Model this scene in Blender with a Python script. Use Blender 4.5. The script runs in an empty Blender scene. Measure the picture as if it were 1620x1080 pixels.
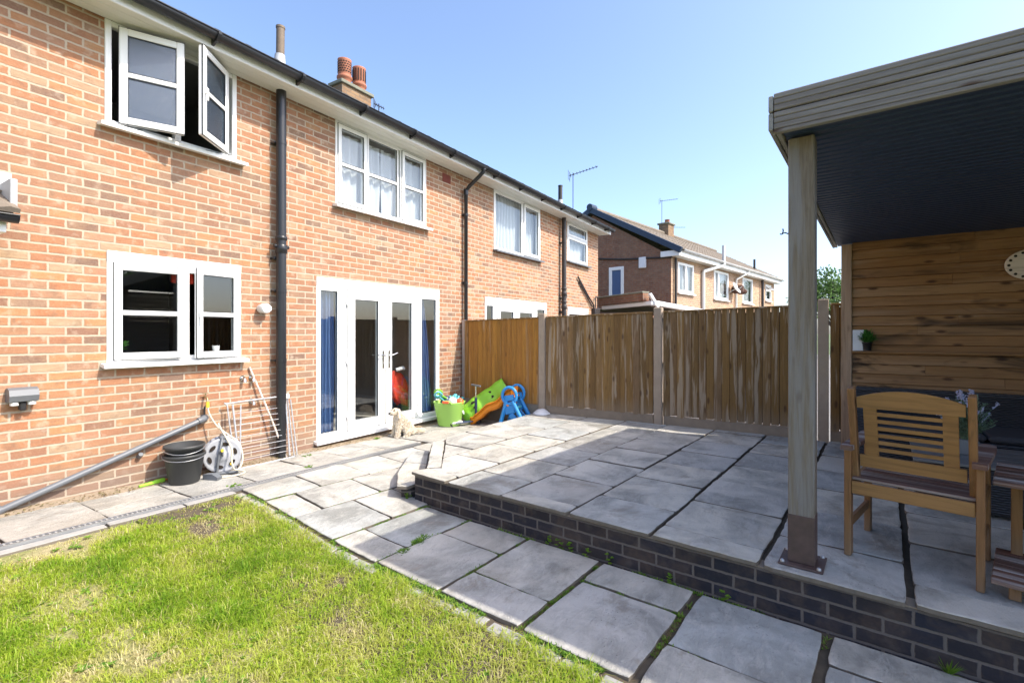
import bpy, bmesh, math, random
import numpy as np
from mathutils import Vector, Matrix, noise as mnoise
R = math.radians
sc = bpy.context.scene
COL = sc.collection
# ------------------------------------------------------------ camera, sky, sun, exposure
cam = bpy.data.cameras.new('camera'); camo = bpy.data.objects.new('camera', cam); COL.objects.link(camo)
cam.lens = 17.11; cam.sensor_width = 36; cam.clip_end = 4000; cam.clip_start = 0.05
cam.shift_y = -14/1620
camo.location = (0, 0, 1.52); camo.rotation_euler = (R(90), 0, R(32.26-90))
sc.camera = camo
SUN = Vector((.58, -2.59, 2.77)).normalized()
EL = math.asin(SUN.z); AZ = math.atan2(SUN.x, SUN.y)
W = bpy.data.worlds.new('World'); sc.world = W; W.use_nodes = True
nt = W.node_tree; bg = nt.nodes['Background']
sky = nt.nodes.new('ShaderNodeTexSky'); sky.sky_type = 'NISHITA'; sky.sun_disc = False
sky.sun_elevation = EL; sky.sun_rotation = AZ; sky.air_density = .80; sky.dust_density = 2.4; sky.ozone_density = 2.3
nt.links.new(sky.outputs[0], bg.inputs[0]); bg.inputs[1].default_value = .15
sl = bpy.data.lights.new('sun', 'SUN'); sl.energy = 2.3; sl.angle = R(.55); sl.color = (1, .925, .80)
so = bpy.data.objects.new('sun', sl); COL.objects.link(so); so.rotation_euler = SUN.to_track_quat('Z', 'Y').to_euler(); so.location = (0, -5, 20)
sc.view_settings.view_transform = 'Standard'; sc.view_settings.look = 'None'; sc.view_settings.gamma = 1
sc.view_settings.exposure = 1.46
random.seed(7); rnd = random.random
def ru(a, b): return a+(b-a)*random.random()

# ------------------------------------------------------------ helpers
CT = 1/math.sqrt(1)
def _boxtopo():
    bm = bmesh.new(); c = .25; vs = []
    for sx in (-1, 1):
        for sy in (-1, 1):
            for sz in (-1, 1):
                for k in range(3):
                    p = [sx, sy, sz]; q = [p[0]*(1-c), p[1]*(1-c), p[2]*(1-c)]; q[k] = p[k]
                    vs.append((sx, sy, sz, k)); bm.verts.new(q)
    bm.verts.ensure_lookup_table()
    for i, v in enumerate(bm.verts): v.index = i
    bmesh.ops.convex_hull(bm, input=bm.verts)
    bmesh.ops.dissolve_limit(bm, angle_limit=.02, verts=bm.verts, edges=bm.edges)
    fs = [[v.index for v in f.verts] for f in bm.faces]; bm.free(); return vs, fs
# hull keeps vertex order because every point is on it
BT = _boxtopo()
class MB:
    def __init__(s): s.v = []; s.f = []; s.t = []; s.mi = []; s.s = []; s.tone = .5; s.m = 0; s.M = None
    def add(s, vs, fs, smooth=False):
        n = len(s.v)
        if s.M is not None: vs = [s.M @ Vector(v) for v in vs]
        s.v.extend([tuple(v) for v in vs])
        for f in fs: s.f.append([i+n for i in f]); s.t.append(s.tone); s.mi.append(s.m); s.s.append(smooth)
    def box(s, x0, x1, y0, y1, z0, z1, bev=0):
        if x1 < x0: x0, x1 = x1, x0
        if y1 < y0: y0, y1 = y1, y0
        if z1 < z0: z0, z1 = z1, z0
        if bev <= 0:
            s.add([(x0,y0,z0),(x1,y0,z0),(x1,y1,z0),(x0,y1,z0),(x0,y0,z1),(x1,y0,z1),(x1,y1,z1),(x0,y1,z1)],
                  [(0,3,2,1),(4,5,6,7),(0,1,5,4),(1,2,6,5),(2,3,7,6),(3,0,4,7)]); return
        bev = min(bev, (x1-x0)*.45, (y1-y0)*.45, (z1-z0)*.45)
        lo = (x0,y0,z0); hi = (x1,y1,z1); vs = []
        for sx, sy, sz, k in BT[0]:
            sg = (sx,sy,sz); p = []
            for a in range(3):
                e = hi[a] if sg[a] > 0 else lo[a]
                p.append(e if a == k else e-sg[a]*bev)
            vs.append(p)
        s.add(vs, BT[1])
    def bar(s, a, b, w, h, bev=0, up=(0,0,1)):     # box from a to b; w sideways, h along up
        a = Vector(a); b = Vector(b); d = b-a; L = d.length; d.normalize(); u = Vector(up)
        sd = d.cross(u)
        if sd.length < 1e-5: sd = d.cross(Vector((0,1,0)))
        sd.normalize(); u = sd.cross(d)
        M0 = s.M; m = Matrix((( *d, ), (*sd,), (*u,))).transposed().to_4x4(); m.translation = a
        s.M = (M0 @ m) if M0 is not None else m
        s.box(0, L, -w/2, w/2, -h/2, h/2, bev); s.M = M0
    def tube(s, pts, r, n=8, caps=True, closed=False, smooth=True):
        pts = [Vector(p) for p in pts]; N = len(pts); rs = r if isinstance(r, (list, tuple)) else [r]*N
        vs = []; prev = None
        for i, p in enumerate(pts):
            if closed: t = pts[(i+1) % N]-pts[i-1]
            else: t = (pts[min(i+1, N-1)]-pts[max(i-1, 0)])
            t.normalize()
            if prev is None:
                a = Vector((0,0,1)) if abs(t.z) < .9 else Vector((1,0,0)); prev = t.cross(a).normalized()
            else:
                prev = (prev-t*prev.dot(t)).normalized()
            b = t.cross(prev)
            for k in range(n):
                an = 2*math.pi*k/n; vs.append(p+(prev*math.cos(an)+b*math.sin(an))*rs[i])
        fs = []
        for i in range(N if closed else N-1):
            j = (i+1) % N
            for k in range(n): fs.append((i*n+k, i*n+(k+1) % n, j*n+(k+1) % n, j*n+k))
        s.add(vs, fs, smooth)
        if caps and not closed:
            s.add(vs[:n], [list(range(n))]); s.add(vs[-n:], [list(range(n))])
    def lathe(s, prof, n=20, o=(0,0,0), smooth=True, cap0=True, cap1=True):
        vs = []; fs = []
        for r, z in prof:
            for k in range(n):
                a = 2*math.pi*k/n; vs.append((o[0]+r*math.cos(a), o[1]+r*math.sin(a), o[2]+z))
        m = len(prof)
        for i in range(m-1):
            for k in range(n): fs.append((i*n+k, i*n+(k+1) % n, (i+1)*n+(k+1) % n, (i+1)*n+k))
        s.add(vs, fs, smooth)
        if cap0: s.add(vs[:n], [list(range(n))])
        if cap1: s.add(vs[-n:], [list(range(n))])
    def prism(s, poly, z0, z1):
        n = len(poly); vs = [(p[0], p[1], z0) for p in poly]+[(p[0], p[1], z1) for p in poly]
        s.add(vs, [list(range(n))[::-1], list(range(n, 2*n))]+[(i, (i+1) % n, n+(i+1) % n, n+i) for i in range(n)])
    def plate(s, poly, axis, a, b):   # prism along axis 'y' or 'x' of a polygon given in the other two coords
        n = len(poly)
        mk = (lambda p, c: (p[0], c, p[1])) if axis == 'y' else (lambda p, c: (c, p[0], p[1]))
        vs = [mk(p, a) for p in poly]+[mk(p, b) for p in poly]
        s.add(vs, [list(range(n))[::-1], list(range(n, 2*n))]+[(i, (i+1) % n, n+(i+1) % n, n+i) for i in range(n)])
    def build(s, name, mats, parent=None, label=None, normals=True, weld=False):
        me = bpy.data.meshes.new(name)
        me.from_pydata(s.v, [], s.f)
        if not isinstance(mats, (list, tuple)): mats = [mats]
        for m in mats: me.materials.append(m)
        me.polygons.foreach_set('material_index', s.mi)
        me.polygons.foreach_set('use_smooth', s.s)
        at = me.attributes.new('tone', 'FLOAT', 'FACE'); at.data.foreach_set('value', s.t)
        if normals and len(s.f) < 60000:
            bm = bmesh.new(); bm.from_mesh(me)
            if weld: bmesh.ops.remove_doubles(bm, verts=bm.verts, dist=1e-5)
            bmesh.ops.recalc_face_normals(bm, faces=bm.faces); bm.to_mesh(me); bm.free()
        me.update()
        o = bpy.data.objects.new(name, me); COL.objects.link(o)
        if parent is not None: o.parent = parent
        if label: o['label'] = label
        return o
def tag(o, label=None, cat=None, group=None, kind=None):
    if label: o['label'] = label
    if cat: o['category'] = cat
    if group: o['group'] = group
    if kind: o['kind'] = kind
    return o
def thing(name, label, cat, loc=(0,0,0), rz=0, group=None):
    o = bpy.data.objects.new(name, None); COL.objects.link(o); o.location = loc; o.rotation_euler = (0, 0, rz)
    o.empty_display_size = .1
    return tag(o, label, cat, group)
def copy_tree(o, parent=None):
    c = o.copy(); COL.objects.link(c); c.parent = parent
    for ch in list(o.children): copy_tree(ch, c)
    return c

# ------------------------------------------------------------ materials
class NT:
    def __init__(s, name):
        s.m = bpy.data.materials.new(name); s.m.use_nodes = True; s.t = s.m.node_tree
        s.p = s.t.nodes['Principled BSDF']; s.out = s.t.nodes['Material Output']
    def n(s, typ, **kw):
        x = s.t.nodes.new(typ)
        for k, v in kw.items():
            if k.startswith('i_'):
                kk = k[2:]; kk = int(kk) if kk.isdigit() else kk.replace('_', ' ')
                s.set(x.inputs[kk], v)
            else: setattr(x, k, v)
        return x
    def set(s, inp, v):
        if isinstance(v, bpy.types.NodeSocket): s.t.links.new(v, inp)
        elif isinstance(v, bpy.types.Node): s.t.links.new(v.outputs[0], inp)
        else: inp.default_value = v
    def coord(s, scale=(1,1,1), off=None):
        c = s.n('ShaderNodeTexCoord').outputs['Object']
        mp = s.n('ShaderNodeMapping'); s.t.links.new(c, mp.inputs[0]); mp.inputs['Scale'].default_value = scale
        return mp.outputs[0]
    def noise(s, vec, scale, detail=4, rough=.55, dist=0):
        return s.n('ShaderNodeTexNoise', i_Vector=vec, i_Scale=scale, i_Detail=detail, i_Roughness=rough, i_Distortion=dist).outputs[0]
    def ramp(s, fac, stops, interp='LINEAR'):
        r = s.n('ShaderNodeValToRGB'); s.set(r.inputs[0], fac); cr = r.color_ramp; cr.interpolation = interp
        while len(cr.elements) < len(stops): cr.elements.new(.5)
        for e, (p, c) in zip(cr.elements, stops):
            e.position = p; e.color = (c[0], c[1], c[2], 1) if isinstance(c, (tuple, list)) else (c, c, c, 1)
        return r.outputs[0]
    def mix(s, fac, a, b, mode='MIX'):
        x = s.n('ShaderNodeMix', data_type='RGBA', blend_type=mode); s.set(x.inputs[0], fac)
        for i, v in ((6, a), (7, b)): s.set(x.inputs[i], (*v, 1) if isinstance(v, tuple) and len(v) == 3 else v)
        return x.outputs[2]
    def math(s, op, a, b=None, c=None):
        x = s.n('ShaderNodeMath', operation=op); s.set(x.inputs[0], a)
        if b is not None: s.set(x.inputs[1], b)
        if c is not None: s.set(x.inputs[2], c)
        return x.outputs[0]
    def tone(s): return s.n('ShaderNodeAttribute', attribute_name='tone').outputs['Fac']
    def bump(s, h, strength=.3, dist=.01):
        b = s.n('ShaderNodeBump', i_Strength=strength, i_Distance=dist, i_Height=h); s.t.links.new(b.outputs[0], s.p.inputs['Normal'])
    def fin(s, col=None, rough=.6, metal=0, spec=None):
        if col is not None: s.set(s.p.inputs['Base Color'], (*col, 1) if isinstance(col, tuple) and len(col) == 3 else col)
        s.set(s.p.inputs['Roughness'], rough); s.set(s.p.inputs['Metallic'], metal)
        if spec is not None: s.set(s.p.inputs['Specular IOR Level'], spec)
        return s.m
def plain(name, col, rough=.5, metal=0, var=.12, scale=6, bump=0, spec=None):
    t = NT(name); v = t.coord(); n = t.noise(v, scale, 5)
    c = t.mix(n, tuple(x*(1-var) for x in col), tuple(min(1, x*(1+var)) for x in col))
    if bump: t.bump(t.noise(v, scale*12, 3), bump, .004)
    r = t.math('MULTIPLY_ADD', n, .15, rough-.07)
    return t.fin(c, r, metal, spec)
def brick(name, pal, mortar, bw=.225, bh=.075, ms=.0105, damp=None, age=1):
    t = NT(name); c = t.n('ShaderNodeTexCoord').outputs['Object']
    sx = t.n('ShaderNodeSeparateXYZ', i_0=c)
    u = t.math('ADD', sx.outputs[0], sx.outputs[1])
    dn = t.n('ShaderNodeTexNoise', i_Vector=c, i_Scale=22., i_Detail=3., i_Roughness=.6).outputs[1]
    ds = t.n('ShaderNodeSeparateXYZ', i_0=dn)
    u2 = t.math('MULTIPLY_ADD', ds.outputs[0], .014, u); z2 = t.math('MULTIPLY_ADD', ds.outputs[1], .010, sx.outputs[2])
    v = t.n('ShaderNodeCombineXYZ', i_0=u2, i_1=z2).outputs[0]
    b = t.n('ShaderNodeTexBrick', i_Vector=v, i_Color1=(0,0,0,1), i_Color2=(1,1,1,1), i_Mortar=(.5,.5,.5,1), i_Scale=1., i_Bias=0.)
    b.inputs['Mortar Size'].default_value = ms; b.inputs['Mortar Smooth'].default_value = .5
    b.inputs['Brick Width'].default_value = bw; b.inputs['Row Height'].default_value = bh; b.offset = .5
    n = len(pal); col = t.ramp(b.outputs['Color'], [(i/(n-1)*.94+.03, p) for i, p in enumerate(pal)])
    streak = t.n('ShaderNodeMapping', i_Vector=c); streak.inputs['Scale'].default_value = (5, 5, 26)
    n1 = t.noise(streak.outputs[0], 1.6, 6, .7); n2 = t.noise(c, 60, 5, .7); n3 = t.noise(c, .9, 3)
    col = t.mix(t.ramp(n1, [(.36, 0.), (.7, .55)]), col, tuple(x*.62 for x in pal[1]))
    col = t.mix(t.ramp(n2, [(.4, 0.), (.75, .35*max(age, .4))]), col, pal[-1])
    n6 = t.noise(c, 5.5, 5, .65, .5)
    col = t.mix(t.ramp(n6, [(.45, 0.), (.65, .32*age)]), col, (.43,.27,.145))
    n7 = t.noise(c, 8.5, 4, .6, .3)
    col = t.mix(t.ramp(n7, [(.55, 0.), (.70, .55*age)]), col, (.15,.095,.07))
    bl = t.noise(c, 11, 3, .5)
    col = t.mix(t.ramp(bl, [(.56, 0.), (.72, .45*age)]), col, tuple(min(1, x*1.25+.03) for x in mortar))
    col = t.mix(t.ramp(n3, [(.35, .0), (.65, .40*age)]), col, (.24, .16, .11))
    mc = t.mix(t.noise(c, 35, 5, .7), tuple(x*.72 for x in mortar), tuple(min(1, x*1.12) for x in mortar))
    if damp:
        zz = t.math('MULTIPLY_ADD', t.noise(c, 3, 3), .3, sx.outputs[2])
        dm = t.ramp(zz, [(damp*.8, .6), (damp*1.3, 0.)])
        col = t.mix(dm, col, (.20, .155, .13)); mc = t.mix(t.math('MULTIPLY', dm, .5), mc, (.33, .28, .24))
    col = t.mix(b.outputs['Fac'], col, mc)
    h = t.math('MULTIPLY_ADD', b.outputs['Fac'], -1., t.math('MULTIPLY', n2, .55)); h = t.math('ADD', h, t.math('MULTIPLY', n1, .3))
    t.bump(h, .55, .006)
    return t.fin(col, .88, 0, .25)
PAL = [(.15,.10,.085), (.33,.125,.065), (.43,.175,.08), (.35,.145,.08), (.46,.23,.10), (.40,.155,.08), (.28,.185,.13), (.46,.20,.115), (.42,.31,.20)]
M = {}
M['brick'] = brick('orange_brick', PAL, (.46,.375,.285), damp=.44)
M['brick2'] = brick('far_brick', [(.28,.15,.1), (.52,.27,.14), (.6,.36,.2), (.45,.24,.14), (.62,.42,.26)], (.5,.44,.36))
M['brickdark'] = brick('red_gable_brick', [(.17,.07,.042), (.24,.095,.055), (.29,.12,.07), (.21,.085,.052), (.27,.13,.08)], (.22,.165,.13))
M['stackbrick'] = brick('weathered_stack_brick', [(.13,.09,.06), (.26,.15,.08), (.33,.21,.11), (.20,.12,.07), (.36,.25,.14)], (.20,.16,.12))
M['blue_brick'] = brick('blue_engineering_brick', [(.010,.014,.024), (.018,.022,.032), (.012,.022,.042), (.026,.026,.032), (.014,.02,.034), (.034,.032,.036)], (.15,.13,.115), ms=.009, age=.3)
def stone(name, cols, joint=False):
    t = NT(name); v = t.coord(); tn = t.tone()
    cc = t.n('ShaderNodeCombineXYZ', i_0=t.math('MULTIPLY', tn, 37.), i_1=t.math('MULTIPLY', tn, 91.), i_2=0.).outputs[0]
    v2 = t.n('ShaderNodeVectorMath', operation='ADD', i_0=v, i_1=cc).outputs[0]
    base = t.ramp(tn, [(i/(len(cols)-1), c) for i, c in enumerate(cols)])
    n1 = t.noise(v2, 2.2, 6, .62, .6); n2 = t.noise(v2, 26, 6, .72)
    mp = t.n('ShaderNodeMapping', i_Vector=v2); mp.inputs['Scale'].default_value = (5, 11, 1)
    n3 = t.noise(mp.outputs[0], 1.3, 8, .74, .35)
    col = t.mix(t.ramp(n1, [(.36, .8), (.58, 0.)]), base, (.22,.22,.20))
    col = t.mix(t.ramp(n3, [(.5, 0.), (.62, .42)]), col, (.58,.56,.52))
    col = t.mix(t.ramp(n2, [(.62, 0.), (.70, .5)]), col, (.12,.115,.105))
    n4 = t.noise(v2, .9, 3, .5)
    col = t.mix(t.ramp(n4, [(.55, 0.), (.72, .25)]), col, (.38,.29,.19))
    n5 = t.noise(v2, 1.7, 5, .7, .8)
    col = t.mix(t.ramp(n5, [(.58, 0.), (.66, .45)]), col, (.20,.165,.12))
    spk = t.n('ShaderNodeTexVoronoi', i_Vector=v2, i_Scale=46.).outputs['Distance']
    spm = t.math('MULTIPLY', t.ramp(spk, [(.10, 1.), (.2, 0.)]), t.ramp(t.noise(v2, 3.1, 3), [(.52, 0.), (.64, .75)]))
    col = t.mix(spm, col, (.10,.10,.09))
    h = t.math('ADD', t.math('MULTIPLY', n3, 1.), t.math('MULTIPLY', n2, .35)); t.bump(h, .8, .032)
    return t.fin(col, t.math('MULTIPLY_ADD', n2, .3, .5), 0, .4)
M['slab'] = stone('sandstone_slab', [(.44,.43,.40), (.60,.57,.50), (.52,.50,.46), (.43,.45,.44), (.62,.58,.49), (.50,.48,.44)])
M['slabedge'] = plain('shaded_riven_edge', (.17,.145,.115), .9, var=.4, scale=30, bump=.8)  # rough slab sides, with their shadowed look put into the darker colour
M['slabbuff'] = stone('buff_slab', [(.40,.385,.35), (.46,.43,.38), (.42,.41,.38), (.47,.45,.41)])
def wood(name, cols, axis='z', gs=1, knots=.5, grey=(.30,.27,.24), gfac=(.5, .75, .6), rough=.75, bump=.35, foot=None, stain=None):
    t = NT(name); c = t.n('ShaderNodeTexCoord').outputs['Object']; tn = t.tone()
    o = t.n('ShaderNodeCombineXYZ', i_0=t.math('MULTIPLY', tn, 13.7), i_1=t.math('MULTIPLY', tn, 29.3), i_2=t.math('MULTIPLY', tn, 51.1)).outputs[0]
    v = t.n('ShaderNodeVectorMath', operation='ADD', i_0=c, i_1=o).outputs[0]
    S = {'z': (26, 26, 1.5), 'y': (26, 1.5, 26), 'x': (1.5, 26, 26)}[axis]; S = tuple(q*gs for q in S)
    mp = t.n('ShaderNodeMapping', i_Vector=v); mp.inputs['Scale'].default_value = S
    g = t.noise(mp.outputs[0], 1.4, 7, .66, .9)
    mp2 = t.n('ShaderNodeMapping', i_Vector=v); mp2.inputs['Scale'].default_value = tuple(q*.42 for q in S)
    g2 = t.noise(mp2.outputs[0], 1., 4, .6, .4)
    base = t.ramp(tn, [(i/max(1, len(cols)-1), q) for i, q in enumerate(cols)])
    dark = t.mix(.55, base, (.05,.028,.014))
    col = t.mix(t.ramp(g, [(.38, .6), (.56, 0.)]), base, dark)
    col = t.mix(t.ramp(g2, [(gfac[0], 0.), (gfac[1], gfac[2])]), col, grey)
    if knots:
        K = {'z': (9, 9, 3.2), 'y': (9, 3.2, 9), 'x': (3.2, 9, 9)}[axis]
        mk = t.n('ShaderNodeMapping', i_Vector=v); mk.inputs['Scale'].default_value = K
        vo = t.n('ShaderNodeTexVoronoi', i_Vector=mk.outputs[0], i_Scale=1.).outputs['Distance']
        col = t.mix(t.ramp(vo, [(.09, knots), (.19, 0.)]), col, (.06,.028,.014))
    sz = t.n('ShaderNodeSeparateXYZ', i_0=c).outputs[2]
    if foot:
        f = t.math('MULTIPLY_ADD', g2, .55, sz)
        col = t.mix(t.ramp(f, [(foot[0]/2, foot[2]), (foot[1]/2, 0.)]) if False else t.ramp(t.math('MULTIPLY', f, .5), [(foot[0]/2, foot[2]), (foot[1]/2, 0.)]), col, foot[3])
    if stain:
        ms_ = t.n('ShaderNodeMapping', i_Vector=c); ms_.inputs['Scale'].default_value = (1, .6, 2.6); sn = t.noise(ms_.outputs[0], stain[0], 4, .6, 1.); col = t.mix(t.ramp(sn, [(stain[1], 0.), (stain[1]+.12, stain[2])]), col, (.025,.018,.014))
    t.bump(g, bump, .004)
    return t.fin(col, rough, 0, .3)
M['fence'] = wood('stained_fence_board', [(.16,.09,.032), (.25,.14,.045), (.14,.085,.035), (.28,.16,.052), (.22,.135,.068), (.19,.105,.036)], 'z', 1.5, .7, (.46,.375,.28), (.53,.60,.55), foot=(.45,.85,.75,(.30,.235,.17)))
M['fence_orange'] = wood('orange_stained_fence_board', [(.26,.12,.022), (.42,.195,.035), (.31,.14,.028), (.37,.165,.032)], 'z', 1, .4, (.42,.30,.19), (.56,.68,.6), foot=(.42,.74,.7,(.33,.25,.17)))
M['cladding'] = wood('shed_cladding', [(.27,.145,.06), (.34,.19,.08), (.24,.125,.052), (.36,.215,.105), (.29,.155,.064), (.32,.175,.075)], 'y', 1, .9, (.36,.25,.16), (.55,.68,.5), stain=(1.7,.55,.75))
M['post'] = wood('weathered_pine_post', [(.17,.145,.115), (.20,.17,.13)], 'z', 2.2, .6, (.22,.22,.225), (.45,.6,.6), bump=.8)
M['deck'] = wood('grey_decking', [(.16,.148,.14), (.22,.205,.195), (.19,.178,.17), (.14,.135,.135)], 'y', 1, .9, (.28,.27,.265), (.5,.7,.55), bump=.5)
M['deckx'] = wood('grey_decking_side', [(.22,.22,.22), (.28,.27,.25)], 'x', 1, .5, (.35,.35,.34), (.5,.7,.55), bump=.5)
M['chairwood'] = wood('teak_chair_upright', [(.29,.15,.055), (.33,.18,.07), (.26,.13,.05)], 'y', .9, .12, (.36,.24,.13), (.6,.8,.4), rough=.5, bump=.2)
M['chairleg'] = wood('teak_leg', [(.27,.135,.052), (.24,.12,.05)], 'z', .9, .12, (.36,.25,.15), (.55,.75,.6), rough=.55, bump=.3, foot=(.16,.5,.7,(.26,.19,.12)))
M['seatwood'] = wood('worn_seat_slat', [(.135,.07,.052), (.17,.085,.06), (.12,.07,.055)], 'y', 1, .1, (.42,.38,.35), (.47,.62,.8), rough=.65, bump=.4)
M['trim'] = wood('pale_batten', [(.40,.27,.17), (.36,.25,.17)], 'z', 1, .3, (.4,.33,.26), (.5,.7,.5))
M['broom'] = wood('broom_handle', [(.50,.30,.14)], 'z', 1, 0, (.5,.35,.2))
M['upvc'] = plain('white_upvc', (.80,.80,.79), .32, var=.02)
M['upvc_dirty'] = plain('white_soffit_board', (.70,.70,.64), .45, var=.10, scale=3)
M['black'] = plain('black_pvc', (.016,.017,.02), .32, var=.2, scale=4)
M['cast'] = plain('old_black_iron', (.03,.025,.024), .5, var=.5, scale=14)
M['ventbrown'] = plain('weathered_vent_pipe', (.16,.12,.085), .7, var=.4, scale=9)
M['greypipe'] = plain('grey_plastic', (.13,.14,.155), .42)
M['whitepipe'] = plain('white_plastic', (.62,.62,.60), .4)
M['concrete'] = plain('concrete_post', (.34,.27,.205), .9, var=.22, scale=9, bump=.5)
M['gravel'] = plain('gravel_board', (.26,.205,.15), .9, var=.3, scale=9, bump=.5)
M['kerb'] = plain('concrete_edging', (.33,.32,.30), .9, var=.2, scale=12, bump=.5)
M['tile'] = plain('dark_roof_tile', (.05,.05,.055), .75, var=.4, scale=8, bump=.4)
M['tilebrown'] = plain('brown_roof_tile', (.19,.155,.12), .85, var=.35, scale=5, bump=.5)
M['bluefascia'] = plain('dark_blue_verge', (.022,.04,.075), .5)
M['lead'] = plain('lead_flashing', (.42,.43,.44), .55, var=.2)
M['terracotta'] = plain('terracotta', (.34,.125,.07), .75, var=.25, scale=12)
M['mortarcap'] = plain('chimney_cap', (.20,.20,.155), .9, var=.4, scale=10, bump=.5)
M['galv'] = plain('galvanised_steel', (.42,.43,.45), .4, .75, var=.15)
M['airer'] = plain('aluminium_tube', (.56,.57,.60), .35, .5)
M['reelgrey'] = plain('grey_reel_plastic', (.40,.41,.44), .45)
M['chrome'] = plain('chrome', (.62,.62,.62), .2, 1)
M['brass'] = plain('aged_brass', (.35,.26,.14), .4, .8)
M['yellow'] = plain('yellow_plastic', (.80,.55,.05), .4)
M['hose'] = plain('cream_hose', (.62,.55,.42), .5)
M['bucket'] = plain('black_rubber_bucket', (.04,.042,.043), .5, var=.3, bump=.2)
M['lime'] = plain('lime_plastic', (.30,.62,.045), .38, var=.05)
M['limetub'] = plain('lime_tub_plastic', (.33,.60,.12), .42, var=.05)
M['green'] = plain('apple_green_plastic', (.24,.56,.035), .38, var=.06)
M['orange'] = plain('orange_plastic', (.85,.26,.015), .4, var=.05)
M['blue'] = plain('blue_plastic', (.03,.27,.66), .38, var=.05)
M['teal'] = plain('teal_plastic', (.02,.20,.24), .4)
M['aqua'] = plain('aqua_plastic', (.12,.50,.55), .4)
M['redpl'] = plain('red_orange_plastic', (.75,.12,.04), .4)
M['whitepl'] = plain('white_toy_plastic', (.75,.75,.76), .4)
M['navy'] = plain('navy_plastic', (.02,.035,.09), .4)
M['rattanlegs'] = plain('dark_frame', (.02,.02,.022), .5)
M['rust'] = plain('rust_primer', (.085,.055,.048), .6, var=.55, scale=14, bump=.4)
M['soot'] = plain('roof_sheet', (.018,.034,.078), .5, var=.15, scale=2)
M['pale'] = plain('pale_board', (.62,.66,.70), .6)
M['clock'] = wood('round_clock_wood', [(.46,.30,.14)], 'y', 1, 0, (.5,.36,.2))
M['hole'] = plain('dark_recess', (.02,.012,.008), .8)
M['potblk'] = plain('black_pot', (.02,.02,.022), .4)
M['potgrey'] = plain('grey_planter', (.17,.18,.19), .6)
M['petal'] = plain('lavender_petal', (.45,.46,.62), .8, var=.3)
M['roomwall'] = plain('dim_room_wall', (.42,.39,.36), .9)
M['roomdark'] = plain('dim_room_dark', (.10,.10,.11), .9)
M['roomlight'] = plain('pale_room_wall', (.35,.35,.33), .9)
M['bluecurtain'] = plain('blue_curtain', (.065,.13,.29), .9, var=.15)
M['redcloth'] = plain('red_cloth', (.62,.045,.02), .85, var=.4, scale=12)
M['dirt'] = plain('joint_dirt', (.085,.066,.045), .95, var=.5, scale=20, bump=.6)
M['dirtlight'] = plain('dry_grit', (.30,.235,.165), .95, var=.4, scale=40, bump=.6)
M['ground'] = plain('far_ground', (.10,.13,.045), .95, var=.4, scale=.3)
M['asph'] = plain('far_paving', (.20,.19,.18), .95, var=.3, scale=3)
def sheer():
    t = NT('sheer_curtain'); t.fin((.80,.81,.83), .9)
    tr = t.n('ShaderNodeBsdfTranslucent', i_Color=(.8,.8,.82,1)); mx = t.n('ShaderNodeMixShader', i_0=.3)
    t.t.links.new(t.p.outputs[0], mx.inputs[1]); t.t.links.new(tr.outputs[0], mx.inputs[2]); t.t.links.new(mx.outputs[0], t.out.inputs[0]); return t.m
M['sheer'] = sheer()
def glass(name, tint, base=.03, obsc=0):
    t = NT(name); t.t.nodes.remove(t.p)
    tr = t.n('ShaderNodeBsdfTransparent', i_Color=(*tint, 1)); gl = t.n('ShaderNodeBsdfGlossy', i_Roughness=.01 if not obsc else .12)
    lw = t.n('ShaderNodeLayerWeight', i_Blend=.5); f5 = t.math('POWER', lw.outputs['Facing'], 5.); f = t.math('MULTIPLY_ADD', f5, .9, base)
    mx = t.n('ShaderNodeMixShader', i_0=f); t.t.links.new(tr.outputs[0], mx.inputs[1]); t.t.links.new(gl.outputs[0], mx.inputs[2])
    if obsc:
        df = t.n('ShaderNodeBsdfDiffuse', i_Color=(.06,.09,.13,1)); v = t.coord(); nn = t.noise(v, 160, 3)
        bp = t.n('ShaderNodeBump', i_Strength=.8, i_Distance=.003, i_Height=nn); t.t.links.new(bp.outputs[0], gl.inputs['Normal'])
        m2 = t.n('ShaderNodeMixShader', i_0=obsc); t.t.links.new(mx.outputs[0], m2.inputs[1]); t.t.links.new(df.outputs[0], m2.inputs[2]); mx = m2
    t.t.links.new(mx.outputs[0], t.out.inputs[0]); return t.m
M['glass'] = glass('window_glass', (.93,.95,.95), .075)
M['glassobs'] = glass('obscure_glass', (.45,.5,.55), .20, .28)
def leafmat(name, cols, trans=.35, rough=.55):
    t = NT(name); tn = t.tone(); col = t.ramp(tn, [(i/(len(cols)-1), c) for i, c in enumerate(cols)])
    t.fin(col, rough, 0, .3)
    tr = t.n('ShaderNodeBsdfTranslucent', i_Color=col); mx = t.n('ShaderNodeMixShader', i_0=trans)
    t.t.links.new(t.p.outputs[0], mx.inputs[1]); t.t.links.new(tr.outputs[0], mx.inputs[2]); t.t.links.new(mx.outputs[0], t.out.inputs[0]); return t.m
M['grass'] = leafmat('grass_blade', [(.16,.31,.022), (.28,.44,.03), (.42,.53,.05), (.52,.56,.11), (.64,.58,.27), (.70,.62,.38)], .5)
M['weed'] = leafmat('weed_leaf', [(.07,.17,.015), (.14,.28,.025), (.22,.35,.035)], .3)
M['drygrass'] = leafmat('dry_moss', [(.16,.11,.05), (.26,.18,.09), (.2,.2,.06)], .2)
M['tree'] = leafmat('tree_leaf', [(.06,.12,.03), (.10,.19,.045), (.16,.26,.08)], .3)
M['fern'] = leafmat('house_plant_leaf', [(.03,.13,.02), (.06,.22,.03), (.1,.3,.05)], .3)
M['sage'] = leafmat('sage_leaf', [(.10,.17,.10), (.16,.24,.15), (.22,.30,.22)], .2)
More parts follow.
